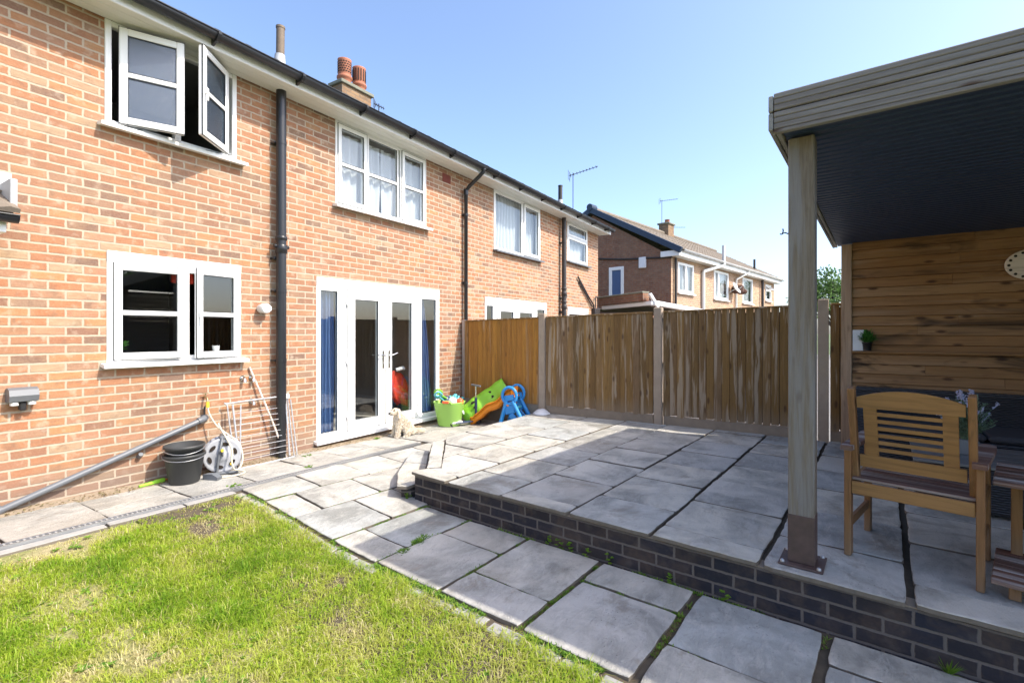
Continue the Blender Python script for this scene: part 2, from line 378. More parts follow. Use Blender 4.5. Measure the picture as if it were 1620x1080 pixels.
M['fur'] = leafmat('cream_fur', [(.78,.66,.50), (.88,.81,.68), (.93,.90,.83)], .2, .9)
M['furskin'] = plain('dog_skin', (.74,.62,.46), .9)
M['nose'] = plain('dog_nose', (.012,.01,.01), .35)
def lawnmat():
    t = NT('lawn_soil'); v = t.coord(); n = t.noise(v, 3, 6, .6); n2 = t.noise(v, 40, 5, .7)
    col = t.mix(t.ramp(n, [(.35, 0.), (.65, 1.)]), (.24,.27,.07), (.44,.38,.21)); col = t.mix(t.ramp(n2, [(.4, .4), (.65, 0.)]), col, (.12,.10,.05))
    t.bump(n2, .8, .02); return t.fin(col, .95)
M['lawn'] = lawnmat()
def wickermat():
    t = NT('black_rattan'); c = t.n('ShaderNodeTexCoord').outputs['Object']; s = t.n('ShaderNodeSeparateXYZ', i_0=c)
    u = t.math('ADD', s.outputs[0], s.outputs[1])
    row = t.math('FLOOR', t.math('MULTIPLY', s.outputs[2], 1/.016)); par = t.math('MODULO', t.math('ABSOLUTE', row), 2.)
    w = t.math('SINE', t.math('ADD', t.math('MULTIPLY', u, math.pi/.035), t.math('MULTIPLY', par, math.pi)))
    fz = t.math('FRACT', t.math('MULTIPLY', s.outputs[2], 1/.016)); rz = t.math('SINE', t.math('MULTIPLY', fz, math.pi))
    h = t.math('ADD', t.math('MULTIPLY', w, .5), rz)
    t.bump(h, 1., .006)
    col = t.mix(t.ramp(t.math('MULTIPLY_ADD', h, .4, .4), [(.2, 0.), (.8, 1.)]), (.008,.008,.010), (.045,.045,.052))
    return t.fin(col, .42)
M['wicker'] = wickermat()

# ------------------------------------------------------------ ground levels
BQ = R(5.3); CB, SB = math.cos(BQ), math.sin(BQ)
def pq(p, q): return (p*CB+q*SB, -p*SB+q*CB)      # paving frame -> world
def inv(X, Y): return (X*CB-Y*SB, X*SB+Y*CB)
TZ = .26
def sstep(a, b, x):
    t = max(0, min(1, (x-a)/(b-a))); return t*t*(3-2*t)
def gz(X, Y):
    s = max(.05, .145-.02*X); s = min(s, .16)
    return s*sstep(2.6, 4.45, Y)
# ------------------------------------------------------------ ground sheet, lawn, dirt
def grid(name, x0, x1, y0, y1, nx, ny, zf, mat):
    mb = MB(); vs = []; fs = []
    for j in range(ny+1):
        for i in range(nx+1):
            x = x0+(x1-x0)*i/nx; y = y0+(y1-y0)*j/ny; vs.append((x, y, zf(x, y)))
    for j in range(ny):
        for i in range(nx): a = j*(nx+1)+i; fs.append((a, a+1, a+nx+2, a+nx+1))
    mb.add(vs, fs, True); return mb.build(name, mat)
mb = MB(); mb.box(-600, 600, -600, 600, -.5, -.14); tag(mb.build('ground', M['ground']), kind='structure')
o = grid('lawn', -6, 2.5, -9, 4.46, 85, 130, lambda x, y: gz(x, y)-.03+.012*mnoise.noise(Vector((x*2.3, y*2.3, 0)))-.03*sstep(1.85, 2.1, inv(x, y)[0]), M['lawn']); tag(o, kind='structure')
o = grid('paving_bed', 1.6, 6.85, -8.5, 5.33, 150, 400, lambda x, y: (gz(x, y) if y > 2.2 else 0)-.021+.008*mnoise.noise(Vector((x*15, y*15, 0))), M['dirt']); tag(o, kind='structure')
o = grid('house_path_bed', -6, 1.75, 4.40, 5.335, 40, 6, lambda x, y: gz(x, y)-.032, M['dirt']); tag(o, kind='structure')
mb = MB(); mb.box(6.86, 40, -8.5, 5.30, -.135, .0); mb.tone = .3; tag(mb.build('neighbour_garden_paving', M['asph']), kind='structure')

# ------------------------------------------------------------ paving slabs
def clip(poly, planes):
    for (ax, ay, nx, ny) in planes:           # keep (x-ax)*nx+(y-ay)*ny >= 0
        out = []
        for i in range(len(poly)):
            a = poly[i]; b = poly[(i+1) % len(poly)]
            da = (a[0]-ax)*nx+(a[1]-ay)*ny; db = (b[0]-ax)*nx+(b[1]-ay)*ny
            if da >= 0: out.append(a)
            if (da >= 0) != (db >= 0):
                t = da/(da-db); out.append((a[0]+t*(b[0]-a[0]), a[1]+t*(b[1]-a[1])))
        poly = out
        if len(poly) < 3: return None
    return poly
def slab(mb, poly, zf, th=.026, dz=None, tone=None, rough=.007):
    if not poly: return
    cx = sum(p[0] for p in poly)/len(poly); cy = sum(p[1] for p in poly)/len(poly)
    dz = ru(-.005, .005) if dz is None else dz; mb.tone = rnd() if tone is None else tone
    ring = []; N = len(poly); sx, sy = rnd()*50, rnd()*50
    for i in range(N):
        a = poly[i]; b = poly[(i+1) % N]; L = math.hypot(b[0]-a[0], b[1]-a[1])
        if L < .004: continue
        n = max(1, int(L/.045)); nx, ny = (b[1]-a[1])/L, -(b[0]-a[0])/L
        for k in range(n):
            t = k/n; x = a[0]+t*(b[0]-a[0]); y = a[1]+t*(b[1]-a[1])
            w = mnoise.noise(Vector((x*14+sx, y*14+sy, 0)))*rough+mnoise.noise(Vector((x*3+sy, y*3, 5)))*rough
            if k == 0: w = -.003; x += (cx-x)*.012; y += (cy-y)*.012
            ring.append((x+nx*w, y+ny*w))
    n = len(ring); tx, ty = ru(-.008, .008), ru(-.008, .008)
    def zt(x, y): return zf(x, y)+dz+(x-cx)*tx+(y-cy)*ty
    def ins(r, d):
        out = []
        for x, y in r:
            L = math.hypot(cx-x, cy-y); out.append((x+(cx-x)/L*d, y+(cy-y)/L*d))
        return out
    r0 = [(x, y, zt(x, y)-th) for x, y in ring]; r1 = [(x, y, zt(x, y)-.005) for x, y in ring]
    r2 = [(x, y, zt(x, y)-.0015) for x, y in ins(ring, .004)]; r3 = [(x, y, zt(x, y)) for x, y in ins(ring, .014)]
    vs = r0+r1+r2+r3+[(cx, cy, zt(cx, cy))]; fs = []
    mb.m = 1; mb.add(r0+r1, [(i, (i+1) % n, n+(i+1) % n, n+i) for i in range(n)]); mb.m = 0
    for L in range(1, 3):
        for i in range(n): fs.append((L*n+i, L*n+(i+1) % n, (L+1)*n+(i+1) % n, (L+1)*n+i))
    for i in range(n): fs.append((3*n+i, 3*n+(i+1) % n, 4*n))
    mb.add(vs, fs)
def rect(p0, p1, q0, q1, g=.006, gq=None):
    gq = g if gq is None else gq
    return [pq(p0+g, q0+gq), pq(p1-g, q0+gq), pq(p1-g, q1-gq), pq(p0+g, q1-gq)]
# terrace
DG = ((3.50,2.987), (4.385,3.68))                  # inner line of the diagonal coping
dx, dy = DG[1][0]-DG[0][0], DG[1][1]-DG[0][1]; L = math.hypot(dx, dy)
diag_in = (DG[0][0], DG[0][1], dy/L, -dx/L)        # keep the +X/-Y side
back = (0, 3.805, 0, -1); frt = (6.76, 0, -1, 0)
tf = lambda x, y: TZ
FP = 2.925
mb = MB()
cols = [(3.555, 4.6, [2.6, 3.31, 3.93, 4.53, 5.35, 5.98, 6.7, 7.2]), (2.965, 3.545, [3.09, 3.665, 4.27, 4.90, 5.49, 6.1, 6.9]),
        (2.375, 2.95, [FP, 3.38, 4.00, 4.60, 5.22, 5.82, 6.45, 7]), (1.78, 2.365, [FP, 3.10, 3.69, 4.34, 4.95, 5.51, 6.1, 6.9]),
        (1.18, 1.755, [FP, 3.43, 4.06, 4.66, 5.25, 5.85, 6.5, 7]), (.56, 1.155, [FP, 3.14, 3.75, 4.38, 4.98, 5.61, 6.17, 6.9]),
        (-.075, .53, [FP, 3.43, 4.05, 4.66, 5.30, 5.93, 6.5, 7]), (-.70, -.11, [FP, 3.17, 3.79, 4.40, 5.0, 5.6, 6.2, 6.9]),
        (-1.32, -.73, [FP, 3.45, 4.05, 4.66, 5.3, 5.9, 6.5, 7])]
q = -1.35
while q > -7.5:
    cols.append((q-.6, q, [FP, 3.1+rnd()*.4, 4.0, 4.6, 5.2, 5.8, 6.4, 7])); q -= .62
for q0, q1, ps in cols:
    for a, b in zip(ps[:-1], ps[1:]):
        poly = rect(a, b, q0, q1, .009, .005 if q0 > 1.78 else 0)
        slab(mb, clip(poly, [diag_in, back, frt]), tf)
slab(mb, [pq(FP-.005, 2.965), pq(3.065, 2.965), pq(3.08, 2.975), (3.41,3.075), (3.24,3.125)][0:5], tf, tone=.8)
slab(mb, [pq(3.075, 2.985), (3.49,2.985), (3.415,3.06)], tf, tone=.5)
slab(mb, [(3.405,3.085), (3.502,2.998), (4.372,3.69), (4.30,3.80)], tf, tone=.75)
tag(mb.build('terrace_paving', [M['slab'], M['slabedge']]), kind='structure')
mb = MB(); mb.prism([pq(3.0, 3.2), pq(3.0, -7.6), (6.76, -7.9), (6.76, 3.75), (4.45, 3.75), (3.6, 3.08)], TZ-.06, TZ-.03); tag(mb.build('terrace_bed', M['dirt']), kind='structure')
# terrace retaining wall
tw = thing('terrace_retaining_wall', 'low dark blue brick retaining wall, three courses high, under the front of the raised slabs', 'retaining wall', (*pq(2.955, 3.38), 0), -BQ-math.pi/2)
mb = MB(); mb.box(0, 10.9, 0, .1, -.1, .226); mb.build('front_face', M['blue_brick'], tw)
mb = MB(); mb.box(0, 10.9, .004, .1, .226, .2335); mb.build('mortar_bed', M['gravel'], tw)
a = Matrix.Rotation(BQ+math.pi/2, 4, 'Z') @ Matrix.Translation((-pq(2.955, 3.38)[0], -pq(2.955, 3.38)[1], 0))
mb = MB(); mb.M = a; mb.prism([(3.355,3.02), (3.40,3.115), (4.29,3.81), (6.74,3.81), (6.74,3.70), (4.36,3.70), (3.50,3.03)], -.05, .2255)
mb.build('side_face', M['blue_brick'], tw)
# step
mb = MB(); st_poly = [(3.24,3.14), (3.18,3.22), (3.46,3.50), (4.20,4.02), (4.30,3.86), (3.40,3.12)]
mb.prism([(3.26,3.15), (3.21,3.22), (3.47,3.47), (4.19,3.99), (4.29,3.85), (3.40,3.125)], -.05, .112)
tag(mb.build('step_brickwork', M['blue_brick']), kind='structure')
mb = MB(); slab(mb, [(3.20,3.135), (3.16,3.22), (3.45,3.51), (3.78,3.745), (3.86,3.50), (3.40,3.13)], lambda x, y: .14, .03, tone=.8)
slab(mb, [(3.79,3.75), (4.20,4.035), (4.31,3.87), (3.87,3.51)], lambda x, y: .14, .03, tone=.5)
tag(mb.build('patio_step', [M['slab'], M['slabedge']]), kind='structure')
# path
mb = MB()
step_clip = None
DY = 4.462
rows = [(4.24, 4.80, [2.01, 2.545, 3.10, 3.62, 4.15, 4.7]), (3.755, 4.215, [2.01, 2.275, 2.86, 3.42, 4.0, 4.6]), (3.215, 3.735, [2.01, 2.56, 2.985, 3.3, 3.9, 4.5]),
        (2.705, 3.185, [2.01, 2.285, 2.93]), (2.115, 2.68, [2.01, 2.605, 2.93]), (1.515, 2.08, [2.01, 2.31, 2.93]), (.90, 1.48, [2.01, 2.645, 2.925]),
        (.26, .85, [2.01, 2.35, 2.93]), (-.38, .21, [2.01, 2.66, 2.93]), (-1.0, -.42, [2.01, 2.4, 2.93])]
q = -1.04
while q > -7.5: rows.append((q-.58, q, [2.01, ru(2.3, 2.65), 2.93])); q -= .62
for q0, q1, ps in rows:
    for a, b in zip(ps[:-1], ps[1:]):
        poly = rect(a, b, q0, q1, .008, -.003)
        slab(mb, clip(poly, [(0, DY, 0, -1)]), gz)
tag(mb.build('garden_path', [M['slab'], M['slabedge']]), kind='structure')
# slabs between the drain's end, the door and the fence, plus the strip along the house
mb = MB(); mbx = [(-5.9+.575*i) for i in range(12)]+[.93, 1.495, 2.075, 2.645, 3.25, 3.79, 4.345, 4.92, 5.5, 6.08, 6.74]
mbx = sorted(x for x in mbx if x < .7 or x >= .93)
for i, (a, b) in enumerate(zip(mbx[:-1], mbx[1:])):
    y0 = 4.535 if b < 4.93 else 4.42
    if i % 2 == 0 or b > 4.9:
        ys = [y0, 5.24]
    else: ys = [y0, 4.86, 5.24]
    if b > 4.93: ys = [3.84, 4.34, 4.88, 5.25] if i % 2 else [3.84, 4.60, 5.24]
    for c, d in zip(ys[:-1], ys[1:]):
        w = ru(-.02, .02)
        slab(mb, [(a+.006, c+.005), (b-.006, c+.005), (b-.006, d-.005), (a+.006, d-.005)], gz)
for a, b, c, d in ((4.62, 4.92, 3.84, 4.42), (4.34, 4.62, 4.12, 4.42)):
    slab(mb, clip([(a+.005, c+.005), (b-.005, c), (b-.005, d), (a+.005, d)], []), gz)
tag(mb.build('house_path', [M['slabbuff'], M['slabedge']]), kind='structure')
mb = MB(); vs = []; fs = []
n = 260
for i in range(n+1):
    x = -5.8+12.5*i/n
    for k, (y, z) in enumerate(((5.20+.03*mnoise.noise(Vector((x*4, 0, 0))), -.004), (5.27, .012+.012*mnoise.noise(Vector((x*9, 3, 0)))), (5.34, .018))): vs.append((x, y, gz(x, y)+z))
for i in range(n):
    for k in range(2): a = i*3+k; fs.append((a, a+1, a+4, a+3))
mb.add(vs, fs, True); tag(mb.build('wall_foot_grit', M['dirtlight']), kind='structure')
# setts edging beside lawn, concrete haunch beside drain
mb = MB(); q = 4.6
while q > -7:
    mb.tone = rnd(); Lq = ru(.17, .24); a = pq(1.955+ru(-.008, .008), q); b = pq(1.955+ru(-.008, .008), q-Lq)
    z = gz(*a)-.014+ru(-.006, .004)
    mb.bar((*a, z-.03), (*b, gz(*b)-.014-.03), .085, .06, .008); q -= Lq+ru(.008, .03)
tag(mb.build('lawn_edging_setts', M['kerb']), kind='structure')
mb = MB(); x = -5.8
while x < 2.35:
    L = ru(.5, .8); slab(mb, [(x, 4.385), (min(x+L, 2.36), 4.385), (min(x+L, 2.36), 4.463), (x, 4.463)], lambda X, Y: gz(X, Y)-.004, .03, rough=.006); x += L+.004
tag(mb.build('drain_edging', [M['kerb'], M['slabedge']]), kind='structure')

# ------------------------------------------------------------ slot drain
dr = thing('slot_drain', 'long narrow galvanised slot drain set in the paving along the house', 'drain', (0, 4.50, 0))
mb = MB()
for y in (-.028, .028):
    n = 30
    for i in range(n):
        x0 = -5.8+10.62*i/n; x1 = -5.8+10.62*(i+1)/n
        mb.bar((x0, y, gz(x0, 4.5)-.002), (x1, y, gz(x1, 4.5)-.002), .008, .03)
mb.build('rail', M['galv'], dr)
mb = MB(); x = -5.8
while x < 4.8:
    mb.bar((x, -.025, gz(x, 4.5)), (x, .025, gz(x, 4.5)), .012, .012); x += .032
mb.bar((-5.8, 0, gz(-5.8, 4.5)-.001), (.7, 0, gz(.7, 4.5)-.001), .006, .012); mb.bar((.7, 0, gz(.7, 4.5)-.001), (4.78, 0, gz(4.78, 4.5)-.001), .006, .012)
g = mb.build('grating', M['kerb'], dr); g['kind'] = 'stuff'
mb = MB()
for i in range(30):
    x0 = -5.8+10.62*i/30; x1 = -5.8+10.62*(i+1)/30; mb.bar((x0, 0, gz(x0, 4.5)-.045), (x1, 0, gz(x1, 4.5)-.045), .05, .02)
mb.build('channel', M['hole'], dr)

# ------------------------------------------------------------ houses
def wall_cells(mb, x0, x1, z0, z1, ops, th=.10, y=0):
    xs = sorted({x0, x1, *[v for o in ops for v in o[:2]]}); zs = sorted({z0, z1, *[v for o in ops for v in o[2:]]})
    for a, b in zip(xs[:-1], xs[1:]):
        for c, d in zip(zs[:-1], zs[1:]):
            mx, mz = (a+b)/2, (c+d)/2
            if any(o[0] < mx < o[1] and o[2] < mz < o[3] for o in ops): continue
            mb.add([(a,y,c),(b,y,c),(b,y,d),(a,y,d)], [(0,1,2,3)])
    for o in ops:
        a, b, c, d = o
        for q in ([(a,y,c),(a,y,d),(a,y+th,d),(a,y+th,c)], [(b,y,c),(b,y,d),(b,y+th,d),(b,y+th,c)], [(a,y,d),(b,y,d),(b,y+th,d),(a,y+th,d)], [(a,y,c),(b,y,c),(b,y+th,c),(a,y+th,c)]):
            mb.add(q, [(0,1,2,3)])
def frame_rect(mb, a, b, c, d, w, y0, y1, bev=.006):
    mb.box(a, a+w, y0, y1, c, d, bev); mb.box(b-w, b, y0, y1, c, d, bev)
    mb.box(a+w-.001, b-w+.001, y0+.001, y1-.001, d-w, d, bev); mb.box(a+w-.001, b-w+.001, y0+.001, y1-.001, c, c+w, bev)
def sash(par, a, b, c, d, trs=(), w=.062, y=-.0, open_=None, gm='glass', handle=None, y1=.05):
    """sash frame a..b x c..d with transoms at heights; open_=(hinge 'L'/'R'/'T', angle)"""
    mb = MB(); ox = 0; Mx = None; hz = 0
    if open_:
        hx = a if open_[0] == 'L' else b; Mx = Matrix.Translation((hx, y, 0)) @ Matrix.Rotation(open_[1], 4, 'Z') @ Matrix.Translation((-hx, -y, 0))
        if open_[0] == 'T': Mx = Matrix.Translation((0, y, d)) @ Matrix.Rotation(open_[1], 4, 'X') @ Matrix.Translation((0, -y, -d))
    mb.M = Mx; frame_rect(mb, a, b, c, d, w, y, y1)
    for t in trs: mb.box(a+w-.002, b-w+.002, y+.006, y1-.006, t-.024, t+.024, .008)
    mb.build('sash', M['upvc'], par)
    g = MB(); g.M = Mx; zs = [c+w*.9]+list(trs)+[d-w*.9]
    g.box(a+w*.9, b-w*.9, y+.022, y+.026, c+w*.9, d-w*.9); g.build('pane', M[gm], par)
    gk = MB(); gk.M = Mx        # black gasket round each light
    frame_rect(gk, a-.004, b+.004, c-.004, d+.004, .006, y+.006, y+.016, 0)
    for z0, z1 in zip([c+w]+[t+.024 for t in trs], [t-.024 for t in trs]+[d-w]):
        frame_rect(gk, a+w-.003, b-w+.003, z0-.003, z1+.003, .008, y+.010, y+.021, 0)
    gk.build('gasket', M['black'], par)
    if handle:
        h = MB(); h.M = Mx; hx, hz = handle; h.box(hx-.012, hx+.012, y-.02, y, hz-.035, hz+.035, .004); h.box(hx-.01, hx+.01, y-.035, y-.02, hz-.1, hz+.02, .005); h.build('handle', M['upvc'], par)
def curtain(par, a, b, c, d, y, mat, amp=.03, per=.14, gather=None, name='curtain'):
    mb = MB(); n = max(12, int((b-a)/.012)); vs = []; fs = []; m = 10; ph = rnd()*6
    for j in range(m+1):
        t = j/m; z = d+(c-d)*t
        for i in range(n+1):
            s = i/n; x = a+(b-a)*s
            if gather: g = gather(t); x = g[0]+(g[1]-g[0])*s
            yy = y+amp*math.sin(2*math.pi*s*(b-a)/per+ph)*(1+.3*math.sin(3*s+ph))+.012*math.sin(9*s+5*t)
            vs.append((x, yy, z))
    for j in range(m):
        for i in range(n): k = j*(n+1)+i; fs.append((k, k+1, k+n+2, k+n+1))
    mb.add(vs, fs, True); return mb.build(name, M[mat], par)
def sill(par, a, b, z, mat='upvc', out=.10, th=.032):
    mb = MB(); mb.plate([(-.0, z), (-out, z-.012), (-out, z-.012-th), (-out+.02, z-.012-th), (-.0, z-.03)], 'x', a, b); return mb.build('sill', M[mat], par)
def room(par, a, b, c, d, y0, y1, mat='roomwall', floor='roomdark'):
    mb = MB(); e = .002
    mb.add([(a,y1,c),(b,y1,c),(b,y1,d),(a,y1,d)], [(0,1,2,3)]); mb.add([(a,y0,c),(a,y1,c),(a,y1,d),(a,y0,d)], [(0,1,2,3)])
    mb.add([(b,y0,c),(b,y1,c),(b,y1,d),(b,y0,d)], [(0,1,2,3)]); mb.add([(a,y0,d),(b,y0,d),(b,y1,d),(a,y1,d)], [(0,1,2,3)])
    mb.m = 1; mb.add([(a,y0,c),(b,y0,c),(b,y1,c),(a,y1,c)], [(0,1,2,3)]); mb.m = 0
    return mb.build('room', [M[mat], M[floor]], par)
def tiles(mb, x0, x1, ye, ze, yr, zr, gauge=.33, roll=.3, rh=.02, step=.05):
    L = math.hypot(yr-ye, zr-ze); n = int(L/gauge)+1; uy, uz = (yr-ye)/L, (zr-ze)/L; nx = int((x1-x0)/step)
    sg = 1 if yr > ye else -1; ny, nz = -uz*sg, abs(uy)
    for r in range(n):
        s0 = r*gauge-.03; s1 = min(L, (r+1)*gauge); vs = []; fs = []
        off = .15 if r % 2 else 0
        for i in range(nx+1):
            x = x0+(x1-x0)*i/nx; ph = ((x+off)/roll) % 1; h = rh*max(0, math.cos((ph-.15)*2*math.pi))**.7 if abs(ph-.15) < .25 or ph > .9 else 0
            for s, e in ((s0, .0), (s0, .022+h), (s1, .002+h)):
                vs.append((x, ye+uy*s+ny*e, ze+uz*s+nz*e))
        for i in range(nx):
            for k in range(2): a = i*3+k; fs.append((a, a+3, a+4, a+1))
        mb.tone = rnd(); mb.add(vs, fs)
def gutter(par, x0, x1, y, z, r=.062, mat='black', name='gutter', bs=.9):
    mb = MB(); n = 10; vs = []; fs = []
    for x in (x0, x1):
        for rr in (r, r-.006):
            for k in range(n+1):
                a = math.pi+math.pi*k/n; vs.append((x, y+rr*math.cos(a), z+rr*math.sin(a)))
    m = n+1
    for k in range(n):
        fs.append((k, k+1, 2*m+k+1, 2*m+k)); fs.append((m+k, m+k+1, 3*m+k+1, 3*m+k))
        fs.append((k, k+1, m+k+1, m+k)); fs.append((2*m+k, 2*m+k+1, 3*m+k+1, 3*m+k))
    fs.append((0, m, 3*m, 2*m)); fs.append((n, m+n, 3*m+n, 2*m+n)); mb.add(vs, fs, True)
    mb.tube([(x0, y-r, z+.003), (x1, y-r, z+.003)], .008, 6); mb.tube([(x0, y+r, z+.003), (x1, y+r, z+.003)], .006, 6)
    g = mb.build(name, M[mat], par)
    x = x0+.35
    while x < x1:
        b = MB(); pts = [(x, y+(r+.006)*math.cos(math.pi+math.pi*k/10), z+(r+.006)*math.sin(math.pi+math.pi*k/10)) for k in range(11)]
        for p, q in zip(pts[:-1], pts[1:]): b.bar(p, q, .032, .010, 0, up=(0, p[1]-y+1e-4, p[2]-z))
        b.plate([(y+r+.0, z+.01), (y+r+.022, z+.01), (y+r+.022, z-.09), (y+r*.2, z-r-.01), (y-r*.3, z-r-.012), (y-r*.2, z-r+.002), (y+r*.6, z-.04)], 'x', x-.012, x+.012)
        b.build('bracket', M[mat], g); x += bs
    return g

Y0 = 5.345
hs = thing('brick_house', 'two storey orange brick house with patio doors, open upstairs window and black soil pipe', 'house', (0, Y0, 0))
K = (1.73, 2.912, 1.215, 2.165); KL = (1.73, 2.912, 2.165, 2.25)
DOOR = (3.858, 6.195, .12, 2.225); W1 = (1.716, 2.868, 3.365, 4.30); W2 = (4.14, 5.875, 3.19, 4.31)
X_PARTY = 6.93
mb = MB(); wall_cells(mb, -6.0, X_PARTY, -.1, 4.32, [(K[0], K[1], K[2], 2.25), DOOR, W1, W2])
mb.build('wall', M['brick'], hs)
# kitchen window
kw = MB(); frame_rect(kw, K[0], K[1], K[2]+.03, K[3], .05, -.012, .06); kw.box(K[0], K[1], -.016, .06, 2.158, 2.25, .004)
kw.box(2.345, 2.40, -.010, .058, K[2]+.07, K[3]-.04, .004)
kwin = kw.build('kitchen_window', M['upvc'], hs)
sash(kwin, 1.775, 2.325, 1.275, 2.145, (1.70,), y=-.030, open_=('L', R(-7)), y1=.02)
sash(kwin, 2.425, 2.885, 1.265, 2.165, (1.705,), y=-.030, open_=('R', R(9)), handle=(2.445, 1.7), y1=.02)
sill(kwin, 1.685, 2.955, 1.25)
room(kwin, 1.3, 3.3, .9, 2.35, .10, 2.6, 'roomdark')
b = MB(); b.box(2.30, 2.5, .12, .16, 2.02, 2.15, .01); b.build('blind', M['redcloth'], kwin)
pl = MB()
for i in range(46):
    a = rnd()*6.28; l = ru(.03, .09); c = Vector((1.86, .12, 1.36)); e = c+Vector((math.cos(a)*l, math.sin(a)*l*.5, ru(0, .09))); pl.tone = rnd(); pl.bar(c+Vector((0, 0, rnd()*.03)), e, .018, .002)
pl.build('sill_plant', M['fern'], kwin)
b = MB(); b.lathe([(.03, 0), (.036, .08), (.032, .08), (.028, .01)], 14, (2.72, .13, 1.30)); b.build('mug', M['whitepl'], kwin)
# french doors
fd = MB(); frame_rect(fd, DOOR[0], DOOR[1], .165, 2.125, .045, -.010, .07); fd.box(DOOR[0], DOOR[1], -.014, .07, 2.118, DOOR[3], .004)
fd.box(4.205, 4.325, -.008, .068, .2, 2.09, .005); fd.box(5.66, 5.76, -.008, .068, .2, 2.09, .005)
fdo = fd.build('patio_doors', M['upvc'], hs)
sash(fdo, 3.90, 4.21, .205, 2.085, (), w=.028, y=.0)
sash(fdo, 5.755, 6.15, .205, 2.085, (), w=.03, y=.0)
sash(fdo, 4.325, 4.99, .20, 2.095, (), w=.128, y=-.022)
sash(fdo, 5.0, 5.66, .20, 2.095, (), w=.125, y=-.022)
for hx, s in ((4.945, -1), (5.06, 1)):
    h = MB(); h.box(hx-.016, hx+.016, -.034, -.022, 1.0, 1.26, .005); h.tube([(hx, -.03, 1.19), (hx, -.065, 1.19), (hx+s*.03, -.072, 1.192), (hx+s*.125, -.072, 1.2+(.02 if s > 0 else 0))], .010, 8)
    h.tube([(hx, -.034, 1.08), (hx, -.043, 1.08)], .009, 8); h.build('door_handle', M['chrome'], fdo)
for hx in (4.318, 5.668):
    for z in (.42, 1.14, 1.92):
        h = MB(); h.tube([(hx, -.034, z-.045), (hx, -.034, z+.045)], .011, 8); h.box(hx-.02, hx+.02, -.03, -.02, z-.03, z+.03, .003); h.build('hinge', M['upvc'], fdo)
b = MB(); b.plate([(-.0, .165), (-.075, .155), (-.075, .115), (-.055, .115), (-.0, .14)], 'x', 3.82, 6.2); b.build('threshold', M['upvc'], fdo)
b = MB(); b.box(3.86, 6.19, .004, .05, -.05, .119); b.build('void_under_threshold', M['hole'], fdo)
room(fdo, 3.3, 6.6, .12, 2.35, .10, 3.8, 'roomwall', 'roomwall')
curtain(fdo, 3.97, 4.20, .22, 2.12, .11, 'bluecurtain', .03, .06, name='blue_curtain')
curtain(fdo, 5.78, 6.15, .22, 2.12, .16, 'bluecurtain', .03, .08, gather=lambda t: (5.90, 5.98+.20*t), name='blue_curtain')
b = MB()
b.box(4.0, 4.9, 2.2, 3.0, .14, .55, .05); b.box(4.0, 4.9, 2.9, 3.1, .14, .95, .05); b.build('settee', M['roomdark'], fdo)
b = MB()       # shelf and pictures on the far wall
b.box(4.2, 5.2, 3.6, 3.78, 1.62, 1.66); b.box(5.3, 6.1, 3.6, 3.78, 1.75, 1.79)
for x in (4.4, 4.6, 4.9, 5.5, 5.7, 5.9): b.box(x, x+.09, 3.62, 3.70, 1.79 if x > 5.3 else 1.66, ru(1.84, 1.95))
b.build('wall_shelf', M['hole'], fdo)
b = MB(); b.box(4.55, 4.58, 3.74, 3.79, .2, 2.3); b.box(3.35, 6.5, 3.74, 3.79, 1.55, 1.58); b.build('far_window_bar', M['roomlight'], fdo)
# red coat draped on the back of an indoor chair
b = MB(); vs = []; fs = []; n = 18
for j in range(13):
    t = j/12; z = .90-.52*t; w = .05+.15*math.sin(3.0*min(1, .12+.88*t**.8))
    for i in range(n+1):
        s = i/n; a = s*math.pi; vs.append((5.50+(.10*t-.02)-math.cos(a)*w, .30-.16*math.sin(a)*(.4+.6*t)+.03*math.sin(17*s+4*t), z+.03*math.sin(6*s)))
for j in range(12):
    for i in range(n): k = j*(n+1)+i; fs.append((k, k+1, k+n+2, k+n+1))
b.add(vs, fs, True); b.build('red_coat', M['redcloth'], fdo, 'red patterned coat hanging just inside the right door')
b = MB(); b.tube([(5.44, .22, .94), (5.52, .15, .97), (5.60, .22, .95)], .03, 8); b.build('white_collar', M['whitepl'], fdo)
# upstairs windows
w1 = MB(); frame_rect(w1, W1[0], W1[1], W1[2], W1[3], .05, -.012, .06); w1.box(2.27, 2.325, -.010, .058, W1[2]+.03, W1[3]-.03, .004)
w1o = w1.build('bathroom_window', M['upvc'], hs)
sash(w1o, 1.80, 2.285, 3.395, 4.255, (3.84,), w=.062, y=-.06, open_=('L', R(-24)), gm='glassobs', y1=-.01)
sash(w1o, 2.24, 2.745, 3.40, 4.255, (3.84,), w=.062, y=-.09, open_=('R', R(38)), gm='glassobs', handle=(2.26, 3.83), y1=-.04)
sill(w1o, 1.665, 2.945, 3.372)
room(w1o, 1.4, 3.2, 3.0, 4.5, .10, 2.4, 'roomlight', 'roomdark')
for x0, x1, y in ((1.86, 2.08, -.11), (2.55, 2.76, -.1)):
    b = MB(); b.bar((x0, -.01, 3.395), (x1, y, 3.40), .018, .004); b.bar((x0+.1, -.01, 3.392), ((x0+x1)/2+.02, y*.8, 3.398), .014, .004); b.build('friction_stay', M['galv'], w1o)
w2 = MB(); frame_rect(w2, W2[0], W2[1], W2[2], W2[3], .045, -.012, .06)
w2.box(4.645, 4.69, -.010, .058, W2[2]+.03, W2[3]-.03, .004); w2.box(5.30, 5.345, -.010, .058, W2[2]+.03, W2[3]-.03, .004)
w2o = w2.build('bedroom_window', M['upvc'], hs)
sash(w2o, 4.175, 4.655, 3.225, 4.265, (3.745,), w=.055, y=-.028); sash(w2o, 4.68, 5.275, 3.20, 4.275, (3.745,), w=.03, y=-.004)
sash(w2o, 5.33, 5.84, 3.225, 4.265, (3.745,), w=.055, y=-.028)
